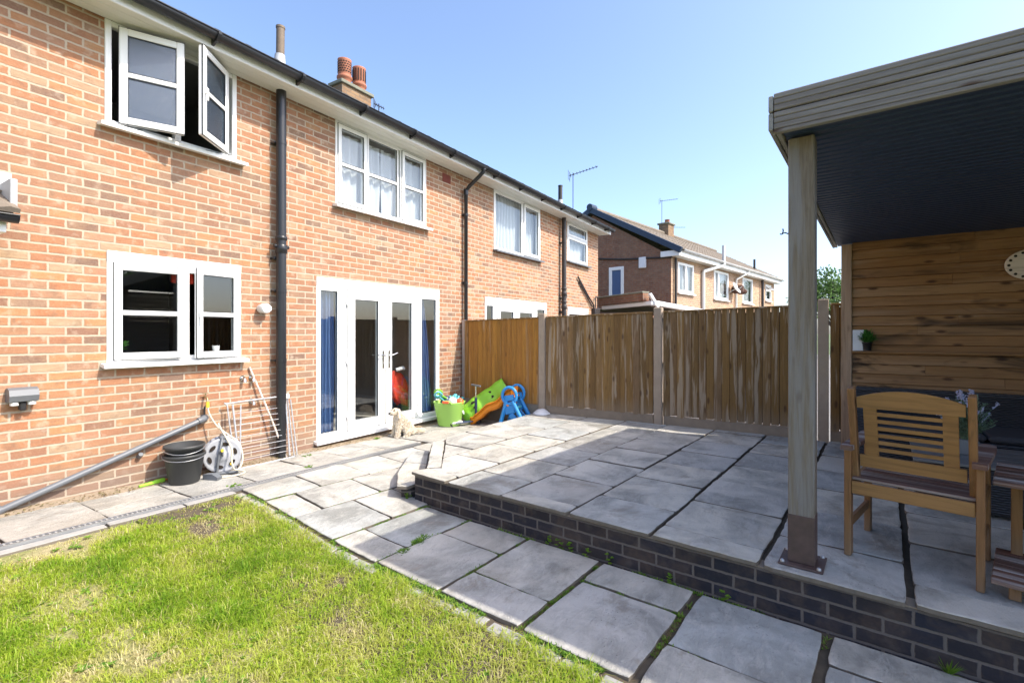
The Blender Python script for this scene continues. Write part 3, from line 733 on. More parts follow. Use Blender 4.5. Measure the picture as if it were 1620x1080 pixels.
sill(w2o, 4.10, 5.935, 3.197)
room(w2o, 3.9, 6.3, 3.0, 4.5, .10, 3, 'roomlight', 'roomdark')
curtain(w2o, 4.16, 5.0, 3.15, 4.2, .11, 'sheer', .025, .13); curtain(w2o, 5.02, 5.86, 3.15, 4.2, .11, 'sheer', .025, .15)
b = MB(); b.box(4.2, 5.85, .16, .2, 4.12, 4.24, .01); b.build('roller_blind', M['roomlight'], w2o)
# soffit, fascia, gutter, roof
def eaves(par, x0, x1, gx1=None):
    mb = MB(); n = 3
    for k in range(n):
        y0 = -.335+.111*k; mb.box(x0, x1, y0+.002, y0+.108, 4.30, 4.312, .002)
    mb.build('soffit', M['upvc_dirty'], par)
    mb = MB(); mb.box(x0, x1, -.352, -.336, 4.285, 4.395, .003); mb.build('fascia', M['upvc'], par)
    gutter(par, x0-.0, x1-.02, -.43, 4.395)
eaves(hs, -6.0, X_PARTY)
YE, ZE, YR, ZR = -.42, 4.405, 3.5, 6.30
rf = MB(); tiles(rf, -6.0, X_PARTY-.002, YE, ZE, YR, ZR); rf.add([(-6,YE,ZE-.01),(X_PARTY,YE,ZE-.01),(X_PARTY,YR,ZR-.01),(-6,YR,ZR-.01)], [(0,1,2,3)])
rf.add([(-6,YR,ZR),(X_PARTY,YR,ZR),(X_PARTY,7.6,ZE-.01),(-6,7.6,ZE-.01)], [(0,1,2,3)])
rf.tube([(-6, YR, ZR+.03), (X_PARTY, YR, ZR+.03)], .11, 10)
roof = rf.build('roof', M['tile'], hs, normals=False)
mb = MB(); mb.box(-6, X_PARTY-.001, 7.0, 7.1, -.1, 4.4); mb.box(-6.1, -6, .0, 7.1, -.1, 4.4); mb.build('rear_wall', M['brick'], hs)
# soil pipe
def soil(par, x, top, r=.055, bot=.02, mat='black', joints=(2.52,), y=-.11, branch=True):
    mb = MB(); mb.tube([(x, y, bot), (x, y, top)], r, 16)
    for z in joints:
        mb.lathe([(r+.002, -.09), (r+.012, -.085), (r+.012, .0), (r+.004, .012)], 16, (x, y, z)); mb.lathe([(r+.002, .06), (r+.011, .065), (r+.011, .10), (r+.002, .11)], 16, (x, y, z))
        if branch: mb.tube([(x-.09, y, z-.01), (x+.09, y, z-.01)], .022, 10)
        mb.box(x-.075, x+.075, y+.02, y+.108, z-.16, z-.13, .005)
    for z in (.9, 1.7, 3.4):
        mb.lathe([(r+.004, -.02), (r+.004, .02)], 16, (x, y, z+.3), cap0=False, cap1=False); mb.box(x-.07, x+.07, y+.02, y+.108, z+.29, z+.31, .003)
    return mb.build('soil_pipe', M[mat], par)
soil(hs, 3.325, 4.30, y=-.10)
dp = MB(); dp.tube([(6.86, -.43, 4.38), (6.86, -.43, 4.30), (6.85, -.36, 4.24), (6.84, -.14, 4.09), (6.84, -.065, 4.02), (6.84, -.065, .12)], .034, 12)
dp.tube([(6.86, -.43, 4.33), (6.86, -.43, 4.42)], .046, 12); dp.tube([(6.84, -.065, 3.95), (6.84, -.065, 4.05)], .042, 12)
for z in (3.6, 2.4, 1.25): dp.tube([(6.84, -.065, z-.02), (6.84, -.065, z+.02)], .04, 12); dp.box(6.79, 6.89, -.04, -.0, z-.015, z+.015, .003)
dp.build('downpipe', M['black'], hs)
b = MB()
for xx, zz in ((6.28, 4.06),):
    b.box(xx, xx+.21, -.008, .01, zz, zz+.14, .004)
    for k in range(6): b.box(xx+.01, xx+.20, -.014, -.006, zz+.012+.022*k, zz+.020+.022*k)
b.build('air_brick', plain('air_brick_red', (.20,.05,.035), .8), hs)
# chimney
ch = thing('chimney', 'brick chimney stack with two terracotta pots on the ridge between the houses', 'chimney', (7.27, 8.82, 0))
mb = MB(); mb.box(-.40, .40, -.18, .18, 6.0, 6.87); mb.build('stack', M['stackbrick'], ch)
mb = MB(); mb.box(-.45, .45, -.23, .23, 6.87, 6.945, .01); mb.prism([(-.38,-.15), (.38,-.15), (.38,.15), (-.38,.15)], 6.945, 6.98); mb.build('cap', M['mortarcap'], ch)
for x, slot in ((-.19, 1), (.21, 0)):
    mb = MB(); mb.lathe([(.13, 0), (.14, .04), (.14, .10), (.165, .12), (.165, .16), (.135, .18), (.14, .2), (.145, .50), (.15, .53), (.12, .53), (.11, .25)], 20, (x, 0, 6.96), cap1=False); p = mb.build('pot', M['terracotta'], ch)
    mb = MB()
    for k in range(16):
        a = 2*math.pi*k/16
        if slot:
            for z in range(5): mb.M = Matrix.Translation((x, 0, 6.96)) @ Matrix.Rotation(a+(z % 2)*.2, 4, 'Z'); mb.box(.137, .148, -.018, .018, .24+z*.052, .262+z*.052)
        else: mb.M = Matrix.Translation((x, 0, 6.96)) @ Matrix.Rotation(a, 4, 'Z'); mb.box(.137, .151, -.010, .010, .22, .48)
    mb.build('vent_slot', M['hole'], p)
# soil vents and aerials through roof
def vent(x, y, zb, zt, r, label, mat='cast'):
    o = thing('vent_pipe', label, 'vent pipe', (x, y, zb)); mb = MB(); mb.tube([(0,0,-.3), (.01,0,zt-zb)], r, 14); mb.lathe([(r+.006, 0), (r+.006, .03)], 14, (.01, 0, zt-zb-.03)); mb.build('pipe', M[mat], o)
    mb = MB(); mb.lathe([(r+.10, -.15), (r+.02, .02), (r+.012, .14)], 14, cap0=False, cap1=False); mb.build('flashing', M['lead'], o); return o
vent(4.10, 6.5, 5.33, 5.88, .056, 'brown stub vent pipe rising from the roof above the open upstairs window', 'ventbrown')
vent(11.42, 5.72, 4.84, 5.36, .055, 'dark vent pipe on the neighbouring roof left of the thin aerial')
def aerial(loc, mh, bd, bl, label, n=9, cross=.10, lo=0):
    o = thing('tv_aerial', label, 'aerial', loc); mb = MB(); mb.tube([(0,0,-.3), (0,0,mh)], .012, 6); mb.build('mast', M['cast'], o)
    bd = Vector(bd).normalized(); sd = bd.cross(Vector((0,0,1))).normalized(); up = Vector((0,0,1))
    mb = MB(); s = Vector((0,0,mh-.05))-bd*.12; mb.tube([s, s+bd*bl], .009, 6)
    for k in range(n):
        c = s+bd*(bl*(k+.5)/n); mb.tube([c-sd*cross, c+sd*cross], .005, 5); mb.tube([c-up*.03, c+up*.03], .005, 5)
    for e in (-1, 1): mb.tube([s-up*.12*e, s+bd*.06], .006, 5); mb.tube([s+sd*.1*e-up*.14, s+sd*.1*e+up*.14], .006, 5)
    mb.build('antenna', M['cast'], o); return o
ra = Vector((.5338, -.8457, 0))
aerial((12.8, 6.0, 5.1), 1.02, ra*.9+Vector((-.25,-.2,.22)), .85, 'thin tall television aerial on the end of the neighbouring roof')
aerial((8.0, 8.75, 6.55), .34, ra+Vector((.2,0,-.5)), .26, 'small black aerial beside the chimney stack with two pots', 5, .09)
# wall fittings of house
ft = thing('floodlight', 'dark grey twin floodlight with sensor on the brick wall', 'light', (1.18, Y0, 1.03))
mb = MB(); pr = [(0,.05), (-.05,.062), (-.10,.045), (-.115,0), (-.10,-.045), (-.05,-.055), (0,-.05)]; mb.plate(pr, 'x', -.085, .085); mb.build('housing', M['greypipe'], ft)
for x in (-.05, .05): mb = MB(); mb.lathe([(.026, -.075), (.026, -.05)], 12, (x, -.07, 0)); mb.build('lamp', M['whitepipe'], ft)
mb = MB(); mb.box(-.02, .02, -.08, -.02, -.12, -.05, .008); mb.build('sensor', M['potblk'], ft)
vt = thing('wall_sensor', 'round cream sensor housing on the wall left of the soil pipe', 'sensor', (3.135, Y0, 1.79))
mb = MB(); mb.M = Matrix.Rotation(R(90), 4, 'X'); mb.lathe([(.045, 0), (.05, .02), (.056, .07), (.056, .12), (.048, .13)], 20); mb.build('housing', M['whitepipe'], vt)
mb = MB(); mb.box(.035, .075, -.11, -.05, -.03, .03, .01); mb.build('cover', M['whitepipe'], vt)
for i, (x, z, lb) in enumerate(((2.93, 1.02, 'left of two chrome overflow spouts side by side under the kitchen window corner'), (3.03, 1.02, 'chrome wall spout crossed by the top of the broom handle'), (3.03, .76, 'chrome wall spout behind the top bar of the clothes airer'))):
    o = thing('wall_spout', lb, 'pipe', (x, Y0, z), 0, 'chrome pipe ends on the brick wall'); mb = MB(); mb.tube([(0,0,0), (0,-.035,0), (0,-.05,-.012), (0,-.055,-.04)], .018, 10); mb.build('spout', M['chrome'], o)
    mb = MB(); mb.M = Matrix.Rotation(R(90), 4, 'X'); mb.lathe([(.03, 0), (.03, .008)], 14); mb.build('collar', M['chrome'], o)
wp = thing('waste_pipe', 'long grey waste pipe sloping down the brick wall to the left', 'pipe', (1.8, Y0, .4))
mb = MB(); mb.tube([(-.9, -.055, -.29), (.69, -.055, .235)], .027, 12); mb.tube([(.66, -.055, .228), (.72, -.055, .247), (.735, -.03, .25), (.735, 0, .25)], .034, 12)
mb.tube([(-.77, -.055, -.245), (-.73, -.055, -.232)], .034, 12); mb.build('pipe', M['greypipe'], wp)
mb = MB(); mb.tube([(.17, -.055, .0), (.17, -.02, -.03), (.17, 0, -.03)], .02, 8); mb.build('clip', M['greypipe'], wp)
mb = MB(); mb.tube([(.73, -.03, .26), (.735, -.02, .34), (.75, -.015, .37)], .009, 6); mb.build('riser', M['cast'], wp)
# porch canopy at left
cp = thing('canopy', 'small tiled lean-to canopy with black gutter at the left edge of the wall', 'canopy', (0, Y0, 0))
mb = MB(); tiles(mb, -1.2, 1.085, -.40, 2.40, -.01, 2.60, .2, .25, .02); mb.box(-1.2, 1.06, -.38, -.0, 2.36, 2.395); mb.build('roof', M['tilebrown'], cp, normals=False)
mb = MB(); mb.box(-1.2, 1.13, -.012, -.002, 2.58, 2.76, .002); mb.box(1.06, 1.10, -.30, -.003, 2.44, 2.66, .004); mb.build('flashing', M['lead'], cp)
mb = MB(); mb.box(-1.2, 1.02, -.40, -.37, 2.24, 2.38, .003); mb.box(.99, 1.02, -.37, -.003, 2.24, 2.38, .003); mb.build('fascia', M['upvc'], cp)
gutter(cp, -1.2, 1.07, -.45, 2.355, .05)

# ------------------------------------------------------------ neighbouring house
nb = thing('brick_house', 'attached neighbouring brick house beyond the fence with rusty soil pipe', 'house', (0, Y0, 0))
XE = 13.07
W3 = (7.80, 9.65, 3.13, 4.31); W4 = (11.05, 12.30, 3.31, 4.31); ND = (7.50, 9.95, .2, 2.20); NK = (11.08, 12.35, 1.2, 2.165)
mb = MB(); wall_cells(mb, X_PARTY+.0005, XE, -.1, 4.32, [W3, W4, ND, NK]); mb.build('wall', M['brick'], nb)
mb = MB(); mb.add([(XE,0,-.1),(XE,7.1,-.1),(XE,7.1,4.4),(XE,3.5,6.4),(XE,0,4.4)], [(0,1,2,3,4)]); mb.box(X_PARTY+.001, XE-.001, 7.0, 7.1, -.1, 4.4); mb.build('gable_wall', M['brick'], nb)
eaves(nb, X_PARTY+.001, 13.16)
rf = MB(); tiles(rf, X_PARTY+.002, 13.2, YE, ZE, YR, ZR); rf.add([(X_PARTY,YE,ZE-.01),(13.2,YE,ZE-.01),(13.2,YR,ZR-.01),(X_PARTY,YR,ZR-.01)], [(0,1,2,3)])
rf.add([(X_PARTY,YR,ZR),(13.2,YR,ZR),(13.2,7.6,ZE-.01),(X_PARTY,7.6,ZE-.01)], [(0,1,2,3)]); rf.build('roof', M['tile'], nb, normals=False)
w = MB(); frame_rect(w, *W3, .045, -.012, .06); w.box(8.86, 8.92, -.01, .058, W3[2]+.03, W3[3]-.03, .004); wo = w.build('window', M['upvc'], nb)
sash(wo, 7.84, 8.87, 3.17, 4.275, (), w=.03, y=-.004); sash(wo, 8.92, 9.60, 3.17, 4.27, (), w=.065, y=-.028); sill(wo, 7.78, 9.70, 3.14, 'greypipe')
room(wo, 7.5, 9.9, 3.0, 4.5, .1, 2.5, 'roomlight'); curtain(wo, 7.83, 8.86, 3.12, 4.28, .14, 'sheer', .02, .12); curtain(wo, 8.9, 9.62, 3.12, 4.28, .14, 'sheer', .02, .12)
w = MB(); frame_rect(w, *W4, .05, -.012, .06); w.box(11.1, 12.25, -.01, .058, 3.93, 3.985, .004); wo = w.build('window', M['upvc'], nb)
sash(wo, 11.08, 12.26, 3.35, 3.94, (), w=.06, y=-.02); sash(wo, 11.08, 12.26, 3.965, 4.28, (), w=.05, y=-.02); sill(wo, 11.0, 12.40, 3.32, 'greypipe')
room(wo, 10.9, 12.6, 3.0, 4.5, .1, 2.5, 'roomlight'); curtain(wo, 11.08, 12.28, 3.3, 4.28, .14, 'sheer', .01, .2)
w = MB(); frame_rect(w, ND[0], ND[1], ND[2], 2.09, .045, -.012, .06); w.box(ND[0], ND[1], -.016, .06, 2.085, 2.20, .004); w.box(7.80, 7.90, -.01, .06, .25, 2.06); w.box(9.38, 9.5, -.01, .06, .25, 2.06); wo = w.build('patio_doors', M['upvc'], nb)
sash(wo, 7.54, 7.81, .25, 2.06, (), w=.03); sash(wo, 9.50, 9.91, .25, 2.06, (), w=.03); sash(wo, 7.90, 8.62, .24, 2.06, (), w=.12, y=-.022); sash(wo, 8.63, 9.38, .24, 2.06, (), w=.12, y=-.022)
room(wo, 7.3, 10.1, .1, 2.35, .1, 3)
w = MB(); frame_rect(w, NK[0], NK[1], NK[2], 2.08, .05, -.012, .06); w.box(NK[0], NK[1], -.016, .06, 2.075, 2.165, .004); wo = w.build('window', M['upvc'], nb); sash(wo, 11.12, 12.3, 1.25, 2.05, (), w=.06); room(wo, 11, 12.5, 1, 2.3, .1, 2)
soil(nb, 10.66, 4.30, .055, .0, 'cast', (2.50, 2.18), branch=False)
mb = MB(); pts = [(10.66+.13*math.cos(a), -.11, 2.42+.10*math.sin(a)) for a in [R(q) for q in range(90, -100, -20)]]; mb.tube(pts, .018, 8); mb.build('branch_pipe', M['cast'], nb)
mb = MB(); mb.tube([(11.62, -.04, 2.97), (12.30, -.04, 2.50), (12.62, -.06, 2.28), (12.66, -.06, 1.6)], .022, 8); mb.tube([(11.70, -.04, 2.86), (12.30, -.04, 2.42), (12.6, -.06, 2.2)], .016, 8)
mb.tube([(12.74, -.06, 1.6), (12.74, -.06, 2.46), (12.78, -.06, 2.53), (12.86, -.06, 2.53), (12.90, -.06, 2.46), (12.90, -.06, 1.6)], .018, 8); mb.box(12.6, 12.95, -.12, -.0, 1.9, 2.2, .02); mb.build('waste_pipes', M['cast'], nb)

# ------------------------------------------------------------ far house (own frame: x along rear wall, y toward its gable's far side)
fh = thing('brick_house', 'semi detached house far behind the fence with dark red gable wall and white gutters', 'house', (18.36, 4.63, 0), R(-10))
L = 13.9
FW = [(.55, 2.05, 3.05, 4.2), (4.3, 6.1, 3.0, 4.25), (8.15, 9.75, 3.0, 4.25), (12.1, 13.2, 3.3, 4.2)]
mb = MB(); wall_cells(mb, 0, L, -.1, 4.36, FW, .1); mb.add([(L,0,-.1),(L,6.8,-.1),(L,6.8,4.36),(L,3.4,6.4),(L,0,4.36)], [(0,1,2,3,4)]); mb.build('wall', M['brick2'], fh)
gop = (4.05, 4.85, 2.95, 4.55-.35)
mb = MB(); e = -.001
mb.M = Matrix(((0,-1,0,e),(1,0,0,0),(0,0,1,0),(0,0,0,1)))     # local x -> along +y, outward face at x=e
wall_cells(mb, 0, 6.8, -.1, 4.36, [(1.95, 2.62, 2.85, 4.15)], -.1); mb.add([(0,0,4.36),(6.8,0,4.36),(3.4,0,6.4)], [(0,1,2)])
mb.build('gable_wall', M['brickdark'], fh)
w = MB(); w.M = Matrix(((0,1,0,0),(1,0,0,0),(0,0,1,0),(0,0,0,1))); frame_rect(w, 1.95, 2.62, 2.85, 4.15, .13, -.03, .05); w.box(1.9, 2.67, -.06, -.0, 2.80, 2.85)
wo = w.build('gable_window', M['upvc'], fh); g = MB(); g.M = w.M; g.box(2.05, 2.52, .01, .02, 2.95, 4.05); g.build('pane', plain('blue_blind', (.05,.10,.22), .3), wo)
for i, o in enumerate(FW):
    w = MB(); frame_rect(w, *o, .10, -.03, .05); xs = []
    if i == 0: w.box((o[0]+o[1])/2-.08, (o[0]+o[1])/2+.08, -.03, .05, o[2], o[3]); xs = [o[0], (o[0]+o[1])/2, o[1]]
    elif i == 1: w.box(o[0]+.45, o[0]+.6, -.03, .05, o[2], o[3]); xs = [o[0], o[0]+.5, o[1]]
    elif i == 3: w.box(o[0], o[1], -.03, .05, 3.83, 3.93); xs = [o[0], o[1]]
    else: xs = [o[0], o[1]]
    wo = w.build('window', M['upvc'], fh); room(wo, o[0]-.2, o[1]+.2, 2.8, 4.5, .1, 2, 'roomlight')
    g = MB(); g.box(o[0]+.1, o[1]-.1, .015, .02, o[2]+.1, o[3]-.1); g.build('pane', M['glass'], wo)
    curtain(wo, o[0]+.02, o[1]-.02, o[2], o[3], .16, 'sheer', .03, .25); sill(wo, o[0]-.06, o[1]+.06, o[2], 'upvc', .1, .05)
w = MB(); w.M = Matrix.Translation((0, -.03, 4.08)) @ Matrix.Rotation(R(-50), 4, 'X'); frame_rect(w, 12.15, 13.15, -.32, 0, .05, -.02, .02); w.build('open_fanlight', M['upvc'], fh)
mb = MB(); mb.box(-.12, L+.25, -.35, 0, 4.34, 4.355); mb.build('soffit', M['upvc_dirty'], fh)
mb = MB(); mb.box(-.05, L+.25, -.37, -.35, 4.33, 4.54); mb.box(-.14, -.0, -.37, .35, 4.33, 4.53); mb.build('fascia', M['upvc'], fh)
gutter(fh, .05, L+.3, -.44, 4.55, .062, 'whitepipe', bs=1.2)
rf = MB(); tiles(rf, -.1, L+.2, -.42, 4.56, 3.4, 6.62, .33, .3, .02, .1); rf.add([(-.1,3.4,6.64),(L+.2,3.4,6.64),(L+.2,7.2,4.5),(-.1,7.2,4.5)], [(0,1,2,3)]); rf.add([(-.1,-.42,4.54),(L+.2,-.42,4.54),(L+.2,3.4,6.6),(-.1,3.4,6.6)], [(0,1,2,3)])
rf.tube([(-.15, 3.4, 6.66), (L+.2, 3.4, 6.66)], .10, 8); rf.build('roof', M['tilebrown'], fh, normals=False)
mb = MB()
for s in (0, 1):
    a, b = ((-.16, -.45, 4.50), (-.16, 3.42, 6.60)) if not s else ((-.16, 7.2, 4.5), (-.16, 3.38, 6.60))
    mb.bar(a, b, .14, .22, .01, up=(0, -1, 2))
mb.M = Matrix.Translation((-.16, 3.4, 6.70)); mb.tube([(-.1,0,0), (.3,0,0)], .14, 12); mb.build('verge', M['bluefascia'], fh)
mb = MB(); mb.box(-.05, 0, 1.35, 1.80, 3.92, 4.35, .01) if False else mb.box(-.10, -.002, .98, 1.27, 4.0, 4.42, .02); mb.build('alarm_box', M['whitepl'], fh)
mb = MB(); mb.tube([(-.03, -.05, 4.30), (-.03, 2.0, 4.42), (-.03, 3.6, 4.62)], .035, 6); mb.tube([(.22, -.08, 4.3), (.22, -.08, 0)], .05, 8); mb.build('cable_run', M['cast'], fh)
def dpipe(par, x, side, mat, r=.045, top=None):
    mb = MB(); mb.tube([(x+side, -.44, 4.5), (x+side, -.42, 4.40), (x, -.10, 4.05), (x, -.08, 3.95), (x, -.08, 0)], r, 8)
    if top: mb.tube([(x+side, -.44, 4.4), (x+side, -.44, top)], r, 8)
    return mb.build('downpipe', M[mat], par)
dpipe(fh, 2.9, 1.35, 'whitepipe', .075, 5.25); dpipe(fh, 7.0, .7, 'whitepipe', .05)
mb = MB(); mb.tube([(11.15, -.12, 0), (11.15, -.12, 4.34)], .07, 8); mb.tube([(11.2, .3, 4.9), (11.2, .3, 5.5)], .06, 8); mb.build('soil_pipe', M['cast'], fh)
mb = MB(); mb.M = Matrix.Translation((6.3, -.25, 3.55)) @ Matrix.Rotation(R(60), 4, 'X'); mb.lathe([(.0, 0), (.16, .02), (.30, .09), (.29, .10), (.15, .03)], 16, cap0=False, cap1=False); mb.M = None
mb.tube([(6.3, 0, 3.4), (6.3, -.25, 3.52)], .02, 6); mb.tube([(6.3, -.3, 3.45), (6.32, -.55, 3.62)], .012, 6)
mb.build('satellite_dish', M['whitepipe'], fh)
M['basket'] = plain('dry_basket', (.10,.05,.035), .9)
for a_ in ((6.55, 6.85, -.5, -.02, 3.35, 3.75, .08), (7.25, 7.5, -.45, -.02, 3.35, 3.6, .08)): mb = MB(); mb.box(*a_); mb.build('hanging_basket', M['basket'], fh)
fc = thing('chimney', 'small brick chimney with a short pot on the far house', 'chimney', (18.36+.985*7.0+.174*3.4, 4.63-.174*7.0+.985*3.4, 0), R(-10))
mb = MB(); mb.box(-.34, .34, -.26, .26, 6.0, 7.12); mb.build('stack', M['stackbrick'], fc); mb = MB(); mb.box(-.41, .41, -.33, .33, 7.12, 7.21, .02); mb.build('cap', M['mortarcap'], fc)
mb = MB(); mb.lathe([(.14, 0), (.12, .2), (.14, .22)], 12, (.1, 0, 7.21)); mb.build('pot', M['terracotta'], fc)
fa = fc.location
aerial((fa.x-.5, fa.y+.1, 7.1), 1.25, ra+Vector((0,0,.13)), .95, 'taller of two thin aerials on the small far chimney', 10, .04)
aerial((fa.x+.5, fa.y-.1, 6.9), .25, ra+Vector((0,0,0)), .9, 'low horizontal aerial at the right of the small far chimney', 10, .04)
# flat roofed extension in front of far gable
ex = thing('extension', 'flat roofed brick extension with white gutters in front of the red gable', 'extension', (0,0,0))
def scr(px, py, d):
    t = (px-810)/770.; ca, sa = .8457, .5338; return (d*(ca+t*sa), d*(sa-t*ca), 1.52+(526-py)*d/770)
D1 = 13.4
A = Vector(scr(946, 480, 15.2)); B = Vector(scr(1022, 478, 13.6)); C = Vector(scr(1100, 487, 17.0))
mb = MB(); up = Vector((0, 0, 1))
mb.bar((A.x, A.y, 2.46), (B.x, B.y, 2.52), .25, .22, 0); mb.bar((A.x+.1, A.y-.1, 1.1), (B.x, B.y, 1.1), .2, 2.0, 0); mb.bar((B.x, B.y, .95), (C.x, C.y, .95), .2, 2.1, 0)
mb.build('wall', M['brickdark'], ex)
mb = MB(); mb.bar((A.x-.1, A.y-.2, 2.28), (B.x, B.y-.2, 2.34), .14, .12, .02); mb.bar((B.x, B.y-.2, 2.34), (C.x, C.y-.2, 2.26), .16, .14, .02); mb.bar((B.x-.06, B.y-.12, 2.60), (B.x+.12, B.y-.3, 2.22), .1, .08, .01)
mb.tube([(A.x+.1, A.y-.3, 2.1), (A.x+.1, A.y-.3, 0)], .05, 8); mb.build('gutter', M['upvc'], ex)
mb = MB(); mb.add([(A.x, A.y, 2.25), (B.x, B.y-.1, 2.27), (C.x, C.y-.1, 2.27), (C.x+1, C.y+2.5, 2.3), (A.x+2, A.y+2.5, 2.3)], [(0,1,2,3,4)]); mb.build('flat_roof', M['tilebrown'], ex)
mb = MB(); mb.bar((A.x, A.y, 2.59), (B.x, B.y, 2.65), .30, .045, .01); mb.build('parapet_coping', M['mortarcap'], ex)
# ------------------------------------------------------------ fences
fx = 6.78
fn = thing('garden_fence', 'tall brown featheredge fence with concrete posts behind the terrace', 'fence', (fx, 0, 0))
def ztop(y): return 1.865-(y+.04)*.0235
def panel(par, y0, y1, mat, zb=.40):
    mb = MB(); n = int(abs(y1-y0)/.092); w = (y1-y0)/n
    for i in range(n):
        a = y0+w*i; b = a+w*1.18; mb.tone = rnd(); zt = ztop(a)-ru(0, .006)-.02; zl = zb+ru(-.012, .012)-.02
        # feather edge: thick at a, thin at b, lapping
        b = a+w*.93; x1 = -.006; sh = ru(0, .006)
        mb.add([(-.030-sh, a, zl), (-.012-sh, b, zl), (x1, b, zl), (x1, a, zl), (-.030-sh, a, zt), (-.012-sh, b, zt), (x1, b, zt), (x1, a, zt)], [(0,3,2,1),(4,5,6,7),(0,1,5,4),(1,2,6,5),(2,3,7,6),(3,0,4,7)])
    o = mb.build('fence_panel', M[mat], par)
    mb = MB()
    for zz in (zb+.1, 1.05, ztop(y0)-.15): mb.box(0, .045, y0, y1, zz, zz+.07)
    mb.box(-.004, .002, y0, y1, zb, ztop(y0)-.05); mb.build('rails_and_gap_shade', M['hole'], o)  # dark sheet behind the boards paints shade into the gaps
    mb = MB(); mb.bar((-.01, y0, ztop(y0)-.018), (-.01, y1, ztop(y1)-.018), .06, .022, .003); mb.build('capping', M['fence'], o)
    mb = MB(); mb.box(-.02, .03, y0, y1, TZ-.3, zb-.02, .004)
    for i in range(0): pass
    mb.build('gravel_board', M['gravel'], o)
    return o
panel(fn, 5.24, 3.77, 'fence_orange', .40); panel(fn, 3.63, 1.95, 'fence'); panel(fn, 1.81, .03, 'fence'); panel(fn, -.11, -1.9, 'fence'); panel(fn, -2.0, -3.8, 'fence'); panel(fn, -3.9, -5.7, 'fence'); panel(fn, -5.8, -7.6, 'fence')
for y in (3.70, 1.88, -.04, -1.95, -3.85, -5.75):
    mb = MB(); mb.box(-.055, .045, y-.055, y+.055, -.1, ztop(y)+.045, .008); mb.build('post', M['concrete'], fn)
mb = MB(); mb.box(-.03, .03, 5.245, 5.30, 0, 1.74, .003); mb.build('wall_channel', M['galv'], fn)
o = thing('cement_bag', 'crumpled white bag at the foot of the fence post behind the slide', 'bag', (6.66, 3.66, TZ))
mb = MB(); mb.lathe([(.0, .075), (.05, .068), (.09, .045), (.13, .012), (.14, 0)][::-1], 16, smooth=True); o2 = mb.build('sack', M['whitepl'], o)
for v in o2.data.vertices: v.co += Vector((mnoise.noise(v.co*20), mnoise.noise(v.co*20+Vector((5,0,0))), mnoise.noise(v.co*18)*.5))*.015
# other boundary fences (seen in window reflections and from the side)
bf = thing('garden_fence', 'dark boundary fence at the far end of the lawn behind the camera', 'fence', (0, -8.6, 0))
mb = MB(); x = -6
while x < 6.6: mb.tone = rnd(); mb.box(x, x+.1, -.02, .0, 0, 1.8+.0*x); x += .102
mb.build('fence_panel', M['fence'], bf); mb = MB()
for x in range(-6, 7, 2): mb.box(x-.05, x+.05, -.06, .04, 0, 1.88)
mb.build('post', M['concrete'], bf)

# ------------------------------------------------------------ pergola shelter
pg = thing('garden_shelter', 'timber garden shelter with grey decking fascia and dark ribbed metal roof', 'shelter', (0, 0, 0), -BQ)
# local frame = (p,q)
PF, PBK, QL, QR = 2.87, 6.72, .47, -4.2
zf0, zb0 = 2.585, 2.50
def zr(p): return zf0+(zb0-zf0)*(p-PF)/(PBK-PF)
mb = MB()
for k in range(2):
    zb = 2.585+k*.098
    for j in range(3):
        mb.tone = rnd(); mb.box(PF, PF+.026, QR, QL, zb+.003+j*.031, zb+.003+j*.031+.0275, .004)
    mb.tone = rnd(); mb.box(PF+.006, PF+.024, QR, QL-.002, zb+.002, zb+.094)
mb.build('front_fascia', M['deck'], pg)
mb = MB(); mb.tone = .5; mb.box(PF-.004, PF+.03, QR, QL, 2.566, 2.584, .003); mb.build('fascia_lip', M['deck'], pg)
mb = MB()
for k in range(2):
    mb.tone = rnd(); z0 = k*.098
    mb.bar((PF+.03, QL-.012, 2.632+z0), (PBK+.05, QL-.012, 2.632+z0-.085), .024, .092, .004)
mb.bar((PF, QL+.014, 2.63), (PBK+.05, QL+.014, 2.545), .022, .09, .004); mb.bar((PF, QL+.014, 2.726), (PBK+.05, QL+.014, 2.64), .022, .085, .004)
mb.build('side_fascia', M['deckx'], pg)
mb = MB(); p = PF+.03; per = .076; vs = []; fs = []
prof = [(0, 0), (.040, 0), (.050, .007), (.066, .007)]
N = 0
while p < PBK+.02:
    for dp_, h in prof: vs += [(p+dp_, QL-.03, zr(p+dp_)+.012+h), (p+dp_, QR, zr(p+dp_)+.012+h)]; N += 1
    p += per
for i in range(N-1): fs.append((2*i, 2*i+1, 2*i+3, 2*i+2))
mb.add(vs, fs); o = mb.build('ceiling_sheet', M['soot'], pg, normals=False)
mb = MB(); mb.add([(PF+.02,QL-.01,2.75),(PBK+.04,QL-.01,2.67),(PBK+.04,QR,2.67),(PF+.02,QR,2.75)], [(0,1,2,3)]); mb.add([(PF+.02,QL-.01,2.745),(PBK+.04,QL-.01,2.665),(PBK+.04,QR,2.665),(PF+.02,QR,2.745)], [(0,1,2,3)]); mb.build('roof', M['soot'], pg)
for q, p in ((.365, 3.10), (-3.9, 3.10)):
    mb = MB(); mb.box(p-.062, p+.062, q-.062, q+.062, TZ+.265, 2.58, .006); po = mb.build('post', M['post'], pg)
    mb = MB(); mb.box(p-.064, p+.064, q-.064, q+.064, TZ+.012, TZ+.27, .004); mb.build('post_shoe', M['rust'], po)
    mb = MB(); mb.box(p-.11, p+.11, q-.105, q+.105, TZ+.001, TZ+.012, .003); mb.build('base_plate', M['rust'], po)
    for a in (-1, 1):
        for b_ in (-1, 1): mb = MB(); mb.lathe([(.012, 0), (.012, .010), (.006, .014)], 6, (p+a*.09, q+b_*.085, TZ+.012)); mb.build('bolt', M['galv'], po)
